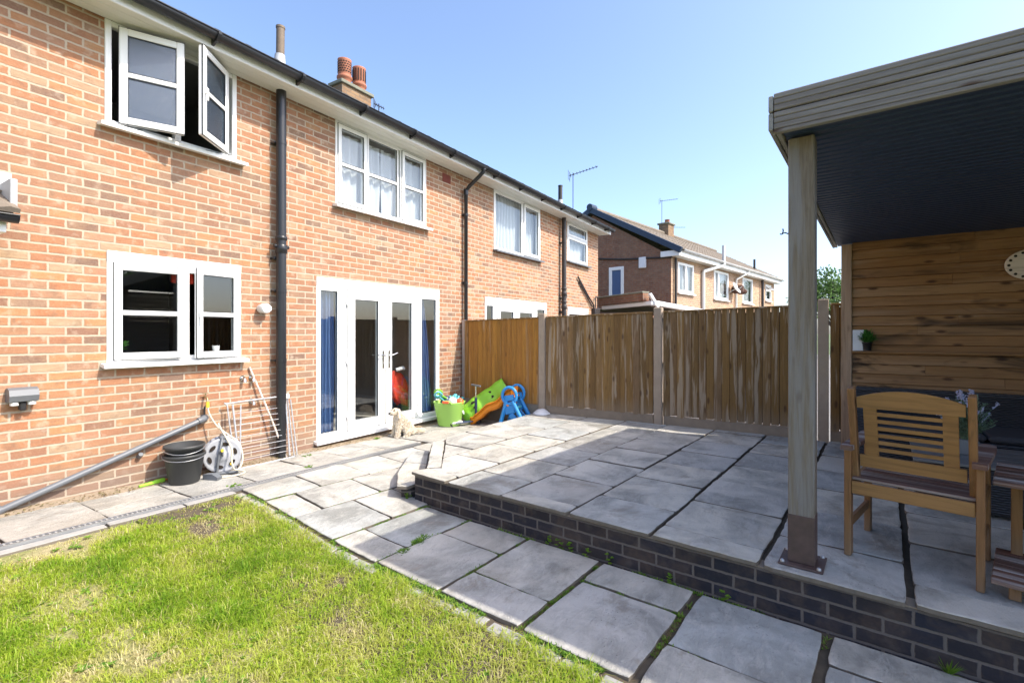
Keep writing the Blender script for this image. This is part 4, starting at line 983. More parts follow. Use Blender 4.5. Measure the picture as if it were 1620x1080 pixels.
mb = MB(); mb.box(PF+.03, PF+.075, QR, QL-.04, 2.60, 2.70, .003); mb.bar((3.10, QL-.05, 2.60), (PBK, QL-.05, 2.53), .0451, .001)
mb.build('header_beam', M['deck'], pg)
# back wall cladding
mb = MB(); z = TZ-.02; cp_ = 6.62
while z < 2.50:
    q = .30; h = .104
    while q > QR:
        Lq = ru(.5, 2.6); q2 = max(QR, q-Lq); mb.tone = rnd(); sh = ru(0, .004)
        zt = min(z+h, 2.52)
        mb.add([(cp_-.036-sh, q, z+.007), (cp_-.036-sh, q2, z+.007), (cp_-.002, q2, z), (cp_-.002, q, z), (cp_-.009-sh, q, zt), (cp_-.009-sh, q2, zt), (cp_-.002, q2, zt), (cp_-.002, q, zt)], [(0,3,2,1),(4,5,6,7),(0,1,5,4),(1,2,6,5),(2,3,7,6),(3,0,4,7)]); q = q2-.002
    z += h
mb.build('back_wall', M['cladding'], pg)
mb = MB(); mb.box(cp_-.05, cp_+.05, .302, .40, TZ, 2.50, .005); mb.build('corner_batten', M['trim'], pg)
mb = MB(); mb.tone = .3; mb.box(cp_-.10, cp_-.012, QR, .30, 1.300, 1.320, .003); mb.build('ledge', M['cladding'], pg)
mb = MB(); mb.box(cp_+.01, cp_+.05, QR, .31, TZ, 2.5); mb.build('back_panel', M['hole'], pg)
mb = MB(); z = TZ
while z < 2.5:
    mb.tone = rnd(); mb.box(2.98, 6.6, QR-.005, QR+.02, z, z+.10); z += .104
mb.build('end_wall', M['deckx'], pg)
o = thing('security_hook', 'small black hook screwed to the left side of the shelter post', 'hook', (*pq(3.10, .43), 1.0)); o.location.z = 2.07
mb = MB(); v = Vector((-.534, .846, 0)); pts = [Vector((0,0,0)), v*.025+Vector((0,0,.008)), v*.045+Vector((0,0,-.002))]+[v*(.045+.012*math.cos(a)-.0)+Vector((0,0,.022+.02*math.sin(a)-.005)) for a in (R(-60), R(-120), R(-180), R(-220))]
mb.tube([Vector(p) for p in pts], .0035, 6); mb.build('hook', M['cast'], o)
# small items on the wall
cz = 2.16
o = thing('round_wall_plaque', 'round wooden clock-like disc ringed with dark holes on the timber wall', 'wall decoration', (*pq(cp_-.03, -1.08), cz), -BQ)
mb = MB(); mb.M = Matrix.Diagonal((1, .76, .60, 1)) @ Matrix.Rotation(R(-90), 4, 'Y'); mb.lathe([(.235, 0), (.24, .006), (.24, .018), (.23, .024)], 40); mb.build('disc', M['clock'], o)
for k in range(16):
    a = 2*math.pi*k/16; mb = MB(); mb.M = Matrix.Translation((-.0245, .153*math.cos(a), .12*math.sin(a))) @ Matrix.Rotation(R(-90), 4, 'Y'); mb.lathe([(.0125, 0), (.012, .0015)], 10); mb.build('hole', M['hole'], o)
def pqv(p, q, z): x, y = pq(p, q); return (x, y, z)
o = thing('picture_board', 'small pale blue board behind the potted plant on the ledge', 'board', pqv(cp_-.045, .25, 1.43), -BQ); mb = MB(); mb.box(-.006, .006, -.055, .045, -.11, .12, .002); mb.build('board', M['pale'], o)
o = thing('potted_plant', 'small bushy green plant in a black pot on the wall ledge', 'plant', pqv(cp_-.06, .165, 1.321))
mb = MB(); mb.lathe([(.034, 0), (.045, .085), (.048, .085), (.048, .095), (.041, .095), (.036, .02)], 16, cap1=False); mb.build('pot', M['potblk'], o)
mb = MB()
for i in range(260):
    a = rnd()*6.28; el = ru(.1, 1.5); l = ru(.06, .13); d = Vector((math.cos(a)*math.cos(el), math.sin(a)*math.cos(el), math.sin(el))); s = Vector((ru(-.03, .03), ru(-.03, .03), .09+ru(0, .03))); mb.tone = rnd(); mb.bar(s, s+d*l, .007, .001)
mb.build('foliage', M['fern'], o)

# ------------------------------------------------------------ wooden chair
cr = thing('garden_armchair', 'worn wooden slatted garden armchair seen from behind on the terrace', 'chair', (3.305, -.405, TZ), R(-14.5))
hw = .272
for s in (1, -1):
    mb = MB(); mb.tone = rnd(); mb.box(-.03, .03, s*hw-.016, s*hw+.016, 0, .60, .004); mb.build('leg', M['chairleg'], cr)
    mb = MB(); mb.tone = rnd(); mb.box(.46, .52, s*hw-.016, s*hw+.016, 0, .60, .004); mb.build('leg', M['chairleg'], cr)
    mb = MB(); mb.tone = rnd(); mb.bar((-.015+.09, s*(hw-.026), .37), (-.065, s*(hw-.026), .955), .032, .055, .005, up=(1,0,0)); mb.build('back_post', M['chairleg'], cr)
    mb = MB(); mb.tone = .2; pts = [(-.06, -.028), (.10, -.034), (.42, -.045), (.54, -.038), (.575, 0), (.54, .038), (.42, .040), (.10, .032), (-.06, .026)]
    mb.prism([(x, s*hw+y*s) for x, y in pts], .600, .626); mb.build('armrest', M['seatwood'], cr)
    mb = MB(); mb.tone = rnd(); mb.box(.03, .46, s*hw-.01, s*hw+.01, .15, .20, .003); mb.build('side_stretcher', M['chairleg'], cr)
    mb = MB(); mb.tone = rnd(); mb.box(.03, .46, s*hw-.012, s*hw+.012, .36, .42, .003); mb.build('side_rail', M['chairwood'], cr)
mb = MB(); mb.tone = .3; mb.box(-.024, -.002, -hw+.018, hw-.018, .355, .425, .003); mb.build('rear_rail', M['chairwood'], cr)
mb = MB(); mb.tone = .6; mb.box(.49, .512, -hw+.018, hw-.018, .355, .425, .003); mb.build('front_rail', M['chairwood'], cr)
mb = MB()
for i in range(8):
    x = .0+.064*i; mb.tone = rnd(); mb.box(x, x+.054, -hw+.015, hw-.015, .427+.0*i-.012*math.sin(i/7*3.1), .443-.012*math.sin(i/7*3.1), .004)
mb.build('seat', M['seatwood'], cr)
def bx(z): return .075-.14*(z-.37)/.585
def backboard(z0, z1, y0, y1, th=.022, mat='chairwood', name='back_slat', arch=0, tone=None):
    mb = MB(); mb.tone = rnd() if tone is None else tone; n = 12 if arch else 1; vs = []; fs = []
    for i in range(n+1):
        s = i/n; y = y0+(y1-y0)*s; zt = z1+arch*(1-(2*s-1)**2)
        for z, dx_ in ((z0, -th/2), (zt, -th/2), (zt, th/2), (z0, th/2)): vs.append((bx(z)+dx_, y, z))
    for i in range(n):
        for k in range(4): a = i*4; fs.append((a+k, a+(k+1) % 4, a+4+(k+1) % 4, a+4+k))
    fs += [(0,1,2,3), (n*4, n*4+1, n*4+2, n*4+3)]; mb.add(vs, fs); return mb.build(name, M[mat], cr)
backboard(.845, .905, -hw+.05, hw-.05, .024, name='top_rail', arch=.045, tone=.6)
backboard(.505, .575, -hw+.05, hw-.05, .024, name='lower_rail', tone=.4)
for s in (1, -1): backboard(.575, .845, s*.135-.0+(.0), s*.195, .016, name='side_board')
for i in range(6): z = .605+.040*i; backboard(z, z+.020, -.135, .135, .012, name='back_slat')

# wooden side table with lower shelf, beside the chair
tb = thing('side_table', 'two tier slatted wooden table with worn top at the right edge', 'table', (3.30, -.93, TZ), R(-14.5))
mb = MB()
for i in range(6): x = -.04+.086*i; mb.tone = rnd(); mb.box(x, x+.078, -.58, .20, .505, .527, .004)
mb.build('table_top', M['seatwood'], tb)
mb = MB()
for i in range(6): x = -.20+.086*i; mb.tone = rnd(); mb.box(x, x+.080, -.58, .20, .075, .093, .004)
mb.build('shelf', M['seatwood'], tb)
for x, y in ((-.14, .12), (.26, .12), (-.14, -.5), (.26, -.5)):
    mb = MB(); mb.tone = rnd(); mb.box(x, x+.045, y-.022, y+.022, 0, .075 if x < 0 else .505, .003); mb.build('leg', M['chairleg'], tb)
mb = MB()
for x, y in ((.03, .02), (.12, -.01), (-.02, -.08)): mb.M = Matrix.Translation((x, y, .094)) @ Matrix.Rotation(rnd()*3, 4, 'Z'); mb.box(-.018, .018, -.006, .006, 0, .006, .002)
mb.build('cigarette_end', M['whitepl'], tb)
# rattan table, rattan sofa
rt = thing('rattan_coffee_table', 'low black woven rattan coffee table behind the wooden armchair', 'coffee table', pqv(4.56, -.17, TZ), -BQ)
mb = MB(); mb.box(0, .75, -1.25, 0, .03, .335, .02); mb.build('base', M['wicker'], rt)
mb = MB(); mb.tone = .2
for i in range(5): mb.tone = rnd(); mb.box(-.015+.156*i, -.015+.156*i+.15, -1.265, .015, .337, .357, .003)
mb.build('top', plain('grey_table_top', (.16,.165,.17), .5), rt)
for x, y in ((.02, -.04), (.7, -.04), (.02, -1.2), (.7, -1.2)): mb = MB(); mb.box(x, x+.04, y-.02, y+.02, 0, .03); mb.build('foot', M['rattanlegs'], rt)
rs = thing('rattan_sofa', 'black woven rattan sofa against the timber back wall', 'sofa', pqv(6.55, .28, TZ), -BQ)
mb = MB(); mb.box(-.16, .0, -2.6, 0, .05, .68, .03); mb.build('backrest', M['wicker'], rs)
mb = MB(); mb.box(-.80, -.165, -2.6, -.165, .05, .32, .02); mb.build('base', M['wicker'], rs)
mb = MB(); mb.box(-.82, -.165, -.16, 0, .05, .56, .03); mb.build('arm', M['wicker'], rs)
mb = MB()
for k in range(3): mb.box(-.80, -.18, -.17-.8*(k+1)+.01, -.17-.8*k, .325, .38, .02)
mb.build('cushion', plain('charcoal_cushion', (.05,.052,.06), .95), rs)
lv = thing('lavender_planter', 'grey pot of pale lavender flowers on the rattan coffee table', 'plant', (4.87, -.93, TZ+.358))
mb = MB(); mb.box(-.05, .05, -.06, .06, 0, .11, .006); mb.build('pot', M['potgrey'], lv)
mb = MB()
for i in range(150):
    a = rnd()*6.28; sp = ru(.02, .17); h = ru(.14, .40)*(1-.8*sp); s = Vector((ru(-.03, .03), ru(-.03, .03), .10)); e = Vector((math.cos(a)*sp, math.sin(a)*sp, .06+h)); mb.tone = rnd(); mb.tube([s, (s+e)/2+Vector((0,0,.02)), e], .0022, 4)
    for k in range(9):
        t = ru(.2, 1); c = s.lerp(e, t); d = Vector((ru(-1, 1), ru(-1, 1), ru(0, 1))).normalized(); mb.tone = rnd(); mb.bar(c, c+d*ru(.02, .045), .007, .001)
    if i % 4 == 0:
        d = (e-s).normalized(); fl = MB(); fl.tone = rnd()
        for k in range(10): c = e+d*.006*k; q = Vector((ru(-1, 1), ru(-1, 1), ru(-.3, 1))).normalized(); fl.bar(c, c+q*.014, .010, .004)
        fl.build('flower_spike', M['petal'], lv)
mb.build('foliage', M['sage'], lv)

# ------------------------------------------------------------ things by the wall
def pail(name, label, x, y, z0, h, r0, r1, handle_ang):
    o = thing(name, label, 'bucket', (x, y, z0), 0, 'nested black buckets')
    mb = MB(); mb.lathe([(r0*.95, 0), (r0, .006), (r1*.97, h-.03), (r1, h-.028), (r1+.01, h-.02), (r1+.01, h), (r1-.004, h), (r0-.006, .012), (0.001, .012)], 28, cap1=False); mb.build('body', M['bucket'], o)
    mb = MB(); pts = []
    for k in range(13):
        a = math.pi*k/12; pts.append(Vector((-(r1+.012)*math.cos(a), -(r1+.012)*math.sin(a)*math.cos(handle_ang), h-.015+(r1+.012)*math.sin(a)*math.sin(handle_ang))))
    mb.M = Matrix.Rotation(R(-25), 4, 'Z'); mb.tube(pts, .0035, 6); mb.build('handle', M['galv'], o)
    return o
pail('bucket', 'lower black builders bucket holding a second one, by the hose reel', 2.25, 5.10, gz(2.2, 5.0)+.002, .275, .125, .165, R(-10))
pail('bucket', 'upper black bucket nested inside the lower one by the hose reel', 2.25, 5.10, gz(2.2, 5.0)+.10, .26, .123, .160, R(-18))
wg = thing('water_pistol', 'lime green toy water pistol on the ground left of the buckets', 'toy', (2.02, 5.24, gz(2, 5.2)+.018), R(8))
mb = MB(); mb.tube([(-.09, 0, 0), (.05, 0, .002)], [.012, .018], 10); mb.box(.04, .13, -.02, .02, -.014, .022, .008); mb.build('barrel', M['lime'], wg)
mb = MB(); mb.tube([(.13, 0, 0), (.27, .01, .004)], .007, 8); mb.build('plunger', M['orange'], wg)
hr = thing('hose_reel', 'grey round hose reel with cream hose standing against the brick wall', 'hose reel', (2.63, 5.16, gz(2.6, 5.1)), R(-28))
mb = MB()
for y in (-.075, .075):
    mb.M = Matrix.Translation((0, y, .19)) @ Matrix.Rotation(R(90), 4, 'X'); mb.lathe([(.168, -.008), (.176, 0), (.168, .010), (.15, .006), (.06, .006), (.05, .018), (.001, .018)], 36, cap0=False, cap1=False); mb.lathe([(.168, -.008), (.001, -.006)], 36, cap0=False, cap1=False)
mb.build('drum', M['reelgrey'], hr)
mb = MB()
for k in range(6):
    a = k*math.pi/3+.3
    for y in (-.0875,):
        pts = []
        mb.M = Matrix.Translation((.115*math.cos(a), y, .19+.115*math.sin(a))) @ Matrix.Rotation(R(90), 4, 'X') @ Matrix.Rotation(a, 4, 'Z') @ Matrix.Diagonal((.7, 1.35, 1, 1)); mb.lathe([(.026, 0), (.026, .0025)], 14)
mb.build('slot', M['hole'], hr)
mb = MB()
for i in range(9): mb.tube([(.12*math.cos(a)+0, -.055+.014*i, .19+.12*math.sin(a)) for a in [2*math.pi*k/20 for k in range(20)]], .0075, 6, closed=True)
mb.build('coiled_hose', M['hose'], hr)
mb = MB(); mb.tube([(-.05, -.10, .02), (-.03, -.105, .20), (0, -.105, .36), (.0, .1, .36), (.03, .105, .2), (.05, .1, .02)], .012, 8); mb.tube([(-.12, -.10, .015), (.14, -.10, .015)], .013, 8); mb.tube([(-.12, .10, .015), (.14, .10, .015)], .013, 8)
mb.box(-.03, .04, -.09, .09, .345, .385, .012); mb.tube([(.0, -.09, .19), (.0, -.115, .19), (-.0, -.115, .25)], .010, 8); mb.build('stand', M['greypipe'], hr)
mb = MB(); mb.tube([(0, -.115, .25), (0, -.14, .25)], .014, 10); mb.tube([(.08, -.085, .10), (.08, -.10, .10)], .014, 10); mb.build('knob', M['yellow'], hr)
hf = thing('rubber_wedge', 'dark grey plastic wedge on the slabs between buckets and hose reel', 'wedge', (2.44, 4.98, gz(2.4, 5)), R(-70)); mb = MB(); mb.plate([(-.08, 0), (.08, 0), (.09, .03), (.02, .06), (-.08, .05)], 'y', -.03, .03); mb.build('wedge', M['greypipe'], hf)
tp = thing('garden_tap', 'brass outdoor tap with yellow connector above the hose reel', 'tap', (2.535, Y0, .86))
mb = MB(); mb.tube([(0,0,0), (0,-.05,0), (0,-.075,-.01), (0,-.08,-.045)], .010, 8); mb.tube([(0,-.04,0), (0,-.04,.035)], .007, 8); mb.bar((-.028, -.04, .04), (.028, -.04, .04), .010, .008, .002); mb.build('body', M['brass'], tp)
mb = MB(); mb.tube([(0,-.08,-.045), (0,-.08,-.10)], .016, 12); mb.build('connector', M['yellow'], tp)
gh = gz(2.6, 5.1)
mb = MB(); H_ = [(2.535, 5.265, .77), (2.55, 5.25, .68), (2.60, 5.20, .56), (2.66, 5.12, .48), (2.72, 5.05, .40), (2.745, 5.01, .30), (2.73, 4.98, .20), (2.68, 4.965, .14), (2.64, 4.97, .16), (2.625, 4.98, .24), (2.64, 5.0, .34), (2.62, 5.06, .45), (2.60, 5.12, .53), (2.585, 5.16, .60)]
def smooth(pts, n=6):
    out = []; P = [Vector(p) for p in pts]
    for i in range(len(P)-1):
        p0 = P[max(i-1, 0)]; p1 = P[i]; p2 = P[i+1]; p3 = P[min(i+2, len(P)-1)]
        for k in range(n):
            t = k/n; out.append(.5*((2*p1)+(p2-p0)*t+(2*p0-5*p1+4*p2-p3)*t*t+(3*p1-p0-3*p2+p3)*t**3))
    out.append(P[-1]); return out
mb.tube(smooth(H_), .0085, 8); mb.tube(smooth([(2.68, 4.965, .14), (2.74, 4.95, gh+.012), (2.66, 4.90, gh+.010), (2.52, 4.94, gh+.010), (2.45, 5.02, gh+.01)]), .0085, 8)
tag(mb.build('garden_hose', M['hose']), 'cream hose looping down from the tap in front of the reel', 'hose')
# folded airer
ar = thing('clothes_airer', 'folded grey metal clothes airer leaning on the wall beside the hose reel', 'clothes airer', (3.09, 5.17, gz(3.1, 5.1)), R(-2))
tl = .09
def AP(x, z, y=0): return (x, y+tl*z/.69, z)
mb = MB(); mb.tube(smooth([AP(-.31, .0), AP(-.335, .3), AP(-.36, .66), AP(-.34, .69), AP(.28, .70), AP(.31, .67), AP(.325, .3), AP(.34, .02), AP(.31, .0), AP(-.31, .0)], 4), .008, 8); mb.build('outer_frame', M['airer'], ar)
for a_, b_, r_ in ((AP(-.29, .03, -.03), AP(-.32, .68, -.03), .010), (AP(.27, .03, -.03), AP(.27, .68, -.03), .010), (AP(-.30, .02, -.055), AP(-.25, .66, -.055), .007), (AP(.36, .02, -.03), AP(.33, .66, -.03), .007)):
    mb = MB(); mb.tube([a_, b_], r_, 8); mb.build('folding_leg', M['airer'], ar)
mb = MB()
for i in range(9):
    z = .08+.062*i; mb.tube([AP(-.31, z), AP(.31, z+.0)], .003, 6)
g = mb.build('wire_rack', M['airer'], ar)
mb = MB(); mb.box(.20, .33, .06, .11, .66, .73, .015); mb.build('corner_joint', M['whitepipe'], ar)
bh = thing('broom_handle', 'thin wooden broom handle leaning against the wall behind the airer', 'broom handle', (3.36, 5.20, gz(3.3, 5.2)))
mb = MB(); mb.tube([(0,0,.0), (-.16,.06,.50), (-.36,.125,1.06)], .011, 10); mb.build('handle', M['broom'], bh)

# ------------------------------------------------------------ toys
g5 = gz(6, 4.9)
tu = thing('toy_tub', 'lime green flexible tub packed with garden toys by the patio doors', 'tub', (6.02, 4.98, g5+.002))
mb = MB(); mb.lathe([(.17, 0), (.18, .01), (.245, .36), (.255, .375), (.245, .38), (.232, .36), (.17, .02), (.001, .02)], 30, cap1=False); mb.build('body', M['limetub'], tu)
mb = MB()
for s in (-1, 1):
    pts = [(s*(.24+.03*math.sin(t)), .07*math.cos(t), .36+.055*math.sin(t)) for t in [math.pi*k/8 for k in range(9)]]; mb.M = Matrix.Rotation(R(30), 4, 'Z'); mb.tube(pts, .012, 8)
mb.build('handle', M['limetub'], tu)
mb = MB(); mb.M = Matrix.Translation((0, 0, 0)); mb.M = Matrix.Rotation(R(-62), 4, 'Z') @ Matrix.Translation((0.222, 0, .20)) @ Matrix.Rotation(R(80), 4, 'Y'); mb.lathe([(.035, 0), (.03, .012)], 14); mb.M = Matrix.Rotation(R(-40), 4, 'Z') @ Matrix.Translation((0.222, 0, .20)) @ Matrix.Rotation(R(80), 4, 'Y'); mb.lathe([(.024, 0), (.02, .012)], 14); mb.build('sticker', M['whitepl'], tu)
def toy(name, label, loc, mat, fn_, rz=0):
    o = thing(name, label, 'toy', loc, rz, 'toys piled in the lime tub'); m_ = MB(); fn_(m_); m_.build('body', M[mat], o); return o
bz = g5+.38
def spade(m_):
    m_.tube([(0, 0, 0), (-.26, .06, .14)], .014, 8); m_.tube(smooth([(-.26, .06, .14), (-.34, .10, .17), (-.36, .03, .22), (-.28, .0, .17), (-.26, .06, .14)]), .015, 8)
toy('toy_spade', 'aqua toy spade with open handle sticking out left of the tub', (5.98, 5.0, bz-.03), 'aqua', spade, R(25))
toy('toy_spade', 'green toy spade lying above the aqua one on the tub', (6.05, 4.98, bz-.0), 'green', spade, R(12))
toy('toy_rake', 'orange toy rake poking out low at the left of the tub', (5.94, 4.92, bz-.04), 'redpl', lambda m_: (m_.tube([(0, 0, 0), (-.24, .02, .07)], .012, 8), m_.box(-.27, -.23, -.04, .06, .05, .09, .01)), R(30))
def ball(m_, r=.07): m_.lathe([(r*math.sin(a)+1e-4, -r*math.cos(a)) for a in [math.pi*k/12 for k in range(13)]], 18, cap0=False, cap1=False)
toy('toy_ball', 'white and blue ball at the front of the tub', (5.93, 4.84, bz+.015), 'whitepl', ball)
toy('toy_ball', 'orange-red ball beside the white ball in the tub', (6.05, 4.79, bz), 'redpl', lambda m_: ball(m_, .06))
toy('toy_watering_can', 'dark navy watering can among the toys in the tub', (5.99, 5.03, bz-.02), 'navy', lambda m_: (m_.lathe([(.08, -.05), (.09, 0), (.07, .08), (.05, .10)], 18), m_.tube([(.07, 0, 0), (.16, 0, .1)], .014, 8)), R(80))
def junk(m_):
    for i in range(10):
        a = rnd()*6.28; c = Vector((ru(-.14, .14), ru(-.14, .14), ru(-.03, .05))); d = Vector((math.cos(a), math.sin(a), ru(-.2, .5)))*ru(.08, .18); m_.tube([c-d*.5, c, c+d], ru(.010, .02), 8)
toy('toy_set', 'tangle of teal plastic sand toys heaped on the tub', (6.10, 4.98, bz+.02), 'teal', junk)
toy('toy_set', 'pale blue plastic pieces on top of the teal toys', (6.06, 4.94, bz+.03), 'aqua', lambda m_: [m_.tube([(ru(-.12, .05), ru(-.1, .1), 0), (ru(0, .15), ru(-.1, .1), ru(.02, .06))], ru(.012, .02), 8) for _ in range(5)])
sct = thing('scooter', 'childs navy scooter with grey T handlebar between the tub and the slide', 'scooter', (6.28, 4.70, g5), R(158))
mb = MB(); mb.box(-.02, .34, -.05, .05, .045, .065, .008); mb.build('deck', M['navy'], sct)
mb = MB(); mb.box(.20, .40, -.035, .035, .035, .085, .02); mb.build('mudguard', M['whitepl'], sct)
mb = MB(); mb.tube([(-.05, 0, .05), (-.05, 0, .40)], .02, 10); mb.tube([(-.05, 0, .25), (-.05, 0, .42)], .024, 10); mb.build('steering_column', M['navy'], sct)
mb = MB(); mb.tube([(-.05, 0, .40), (-.05, 0, .61)], .012, 10); mb.build('stem', M['chrome'], sct)
mb = MB(); mb.tube([(-.05, -.13, .62), (-.05, .13, .62)], .016, 10); mb.build('handlebar', M['greypipe'], sct)
for x, y in ((.38, 0), (-.06, .07), (-.06, -.07)): mb = MB(); mb.M = Matrix.Translation((x, y, .042)) @ Matrix.Rotation(R(90), 4, 'X'); mb.lathe([(.03, -.014), (.042, -.01), (.042, .01), (.03, .014)], 18); mb.build('wheel', M['potblk'], sct)
# green chute leaning on fence
A = Vector((6.36, 4.96, g5+.10)); B = Vector((6.72, 4.36, .66)); ax = (B-A); Lc = ax.length; ax.normalize(); upv = Vector((-.72, -.35, .55)); sd = ax.cross(upv).normalized(); nv = sd.cross(ax).normalized()
gc = thing('green_toy_chute', 'upturned apple green plastic slide chute with dark holes leaning on the fence', 'toy slide', tuple(A))
mb = MB(); vs = []; fs = []; prof = [(-.20, -.07), (-.185, -.075), (-.16, -.01), (-.12, .035), (-.06, .055), (0, .06), (.06, .055), (.12, .035), (.16, -.01), (.185, -.075), (.20, -.07)]; ns = 20
for i in range(ns+1):
    t = i/ns; wv = .035*math.sin(t*7)
    for u, h in prof:
        p = ax*(Lc*t)+sd*u*(1-.12*abs(2*t-1))+nv*(h+wv*.5+.012*math.sin(t*24)); vs.append(tuple(p))
m = len(prof)
for i in range(ns):
    for k in range(m-1): a = i*m+k; fs.append((a, a+1, a+m+1, a+m))
mb.add(vs, fs, True); o = mb.build('chute', M['green'], gc); md = o.modifiers.new('t', 'SOLIDIFY'); md.thickness = .014
mb = MB()
for t, u in ((.30, -.045), (.30, .045), (.66, -.04), (.66, .05)):
    c = ax*(Lc*t)+sd*u+nv*(.064+.035*math.sin(t*7)*.5+.012*math.sin(t*24)); mb.M = Matrix.Translation(c) @ Matrix((( *ax, ), (*sd,), (*nv,))).transposed().to_4x4() @ Matrix.Diagonal((1.3, .8, 1, 1)); mb.lathe([(.028, -.01), (.028, .008)], 14)
mb.build('hole', M['hole'], gc)
# blue and orange slide: frame along v
tsl = thing('toy_slide', 'toddler slide with wavy orange chute and blue side frames by the fence', 'toy slide', (6.50, 4.08, gz(6.5, 4.1)), 0)
vv = Vector((-.2, .98, 0)).normalized(); uu = Vector((vv.y, -vv.x, 0))
def SL(s, w, z): return tuple(vv*s+uu*w+Vector((0,0,z)))
mb = MB(); vs = []; fs = []; prof = [(-.16, .10), (-.145, .115), (-.12, -.02), (.12, -.02), (.145, .115), (.16, .10)]; ns = 28
for i in range(ns+1):
    t = i/ns; s = -.02+.70*t; z = .44*(1-t)**1.15+.07+.022*math.sin(t*13)-.03*(t > .85)*(t-.85)/.15
    if t > .9: z = max(.035, z-.02)
    for w, h in prof: vs.append(SL(s, w, z+h*(1-.2*t)))
m = len(prof)
for i in range(ns):
    for k in range(m-1): a = i*m+k; fs.append((a, a+1, a+m+1, a+m))
mb.add(vs, fs, True); o = mb.build('chute', M['orange'], tsl); md = o.modifiers.new('t', 'SOLIDIFY'); md.thickness = .02
for w in (-.17, .19):
    mb = MB(); c = Vector(SL(0.0, w, .50)); e1 = vv; e2 = Vector((0,0,1))
    ring = [c+e1*(.115*math.cos(a))+e2*(.13*math.sin(a)) for a in [2*math.pi*k/24 for k in range(24)]]
    mb.tube(ring, .024, 8, closed=True)
    ring = [c+e1*(.06*math.cos(a))+e2*(.02*math.sin(a)-.03) for a in [2*math.pi*k/16 for k in range(16)]]
    mb.bar(c-e1*.08-e2*.02, c+e1*.08-e2*.05, .03, .09, .01)
    for s0, s1 in ((.05, .16), (-.05, -.28)):
        mb.tube(smooth([SL(s0, w, .42), SL((s0+s1)*.45, w*1.02, .24), SL(s1, w*1.12, .0)]), [.032]*13, 10)
    mb.bar(SL(.02, w, .40), SL(-.02, w, .22), .03, .17, .015, up=tuple(vv)); mb.bar(SL(-.02, w, .22), SL(-.20, w*1.08, .03), .028, .09, .012, up=tuple(vv))
    mb.build('side_frame', M['blue'], tsl)
    mb = MB(); mb.M = Matrix.Translation(Vector(SL(0.02, w, .36))) @ Matrix.Rotation(math.atan2(uu.y, uu.x), 4, 'Z') @ Matrix.Rotation(R(90), 4, 'Y'); mb.lathe([(.022, -.022), (.022, .022)], 12); mb.build('peg', M['orange'], tsl)
for z, s in ((.14, -.15), (.29, -.06)): mb = MB(); mb.tube([SL(s, -.17, z), SL(s, .20, z)], .022, 10); mb.build('step', M['aqua'], tsl)
mb = MB(); mb.tube([SL(-.02, -.17, .47), SL(-.02, .2, .47)], .02, 10); mb.build('handrail', M['orange'], tsl)

# ------------------------------------------------------------ dog
def skin(name, joints, edges, mat, parent, sub=2, root=0):
    me = bpy.data.meshes.new(name); me.from_pydata([j[0] for j in joints], edges, []); o = bpy.data.objects.new(name, me); COL.objects.link(o); o.parent = parent
    sk = o.modifiers.new('s', 'SKIN'); sk.use_smooth_shade = True
    for i, j in enumerate(joints): r = j[1]; me.skin_vertices[0].data[i].radius = r if isinstance(r, tuple) else (r, r); me.skin_vertices[0].data[i].use_root = (i == root)
    ss = o.modifiers.new('u', 'SUBSURF'); ss.levels = sub; ss.render_levels = sub
    me.materials.append(mat)
    dg = bpy.context.evaluated_depsgraph_get(); ev = o.evaluated_get(dg); m2 = bpy.data.meshes.new_from_object(ev); o.modifiers.clear(); o.data = m2
    if not m2.materials: m2.materials.append(mat)
    return o
DOGS = 1.14
dog = thing('dog', 'small curly cream dog sitting outside the patio doors looking left', 'dog', (5.02, 5.02, gz(5, 5)), R(160)); dog.scale = (DOGS,)*3
J = [((-.09,0,.085), .075), ((-.035,0,.15), .070), ((.03,0,.205), .060), ((.06,0,.265), .042), ((.085,.012,.325), .056), ((.135,.032,.308), .032), ((.168,.045,.300), .021),
     ((.06,.042,.15), .032), ((.075,.046,.075), .022), ((.082,.048,.015), .019), ((.11,.05,.010), .016),
     ((.06,-.042,.15), .032), ((.075,-.046,.075), .022), ((.082,-.048,.015), .019), ((.11,-.05,.010), .016),
     ((-.08,.06,.075), .048), ((-.01,.08,.085), .036), ((-.05,.082,.03), .022), ((.01,.085,.014), .018),
     ((-.08,-.06,.075), .048), ((-.01,-.08,.085), .036), ((-.05,-.082,.03), .022), ((.01,-.085,.014), .018),
     ((-.16,.0,.05), .025), ((-.23,.02,.04), .026), ((-.30,.03,.045), .018)]
E_ = [(0,1),(1,2),(2,3),(3,4),(4,5),(5,6),(2,7),(7,8),(8,9),(9,10),(2,11),(11,12),(12,13),(13,14),(0,15),(15,16),(16,17),(17,18),(0,19),(19,20),(20,21),(21,22),(0,23),(23,24),(24,25)]
body = skin('body', J, E_, M['furskin'], dog)
fr = MB(); me = body.data; me.calc_loop_triangles()
tris = [(t.area, t) for t in me.loop_triangles]; tot = sum(a for a, t in tris)
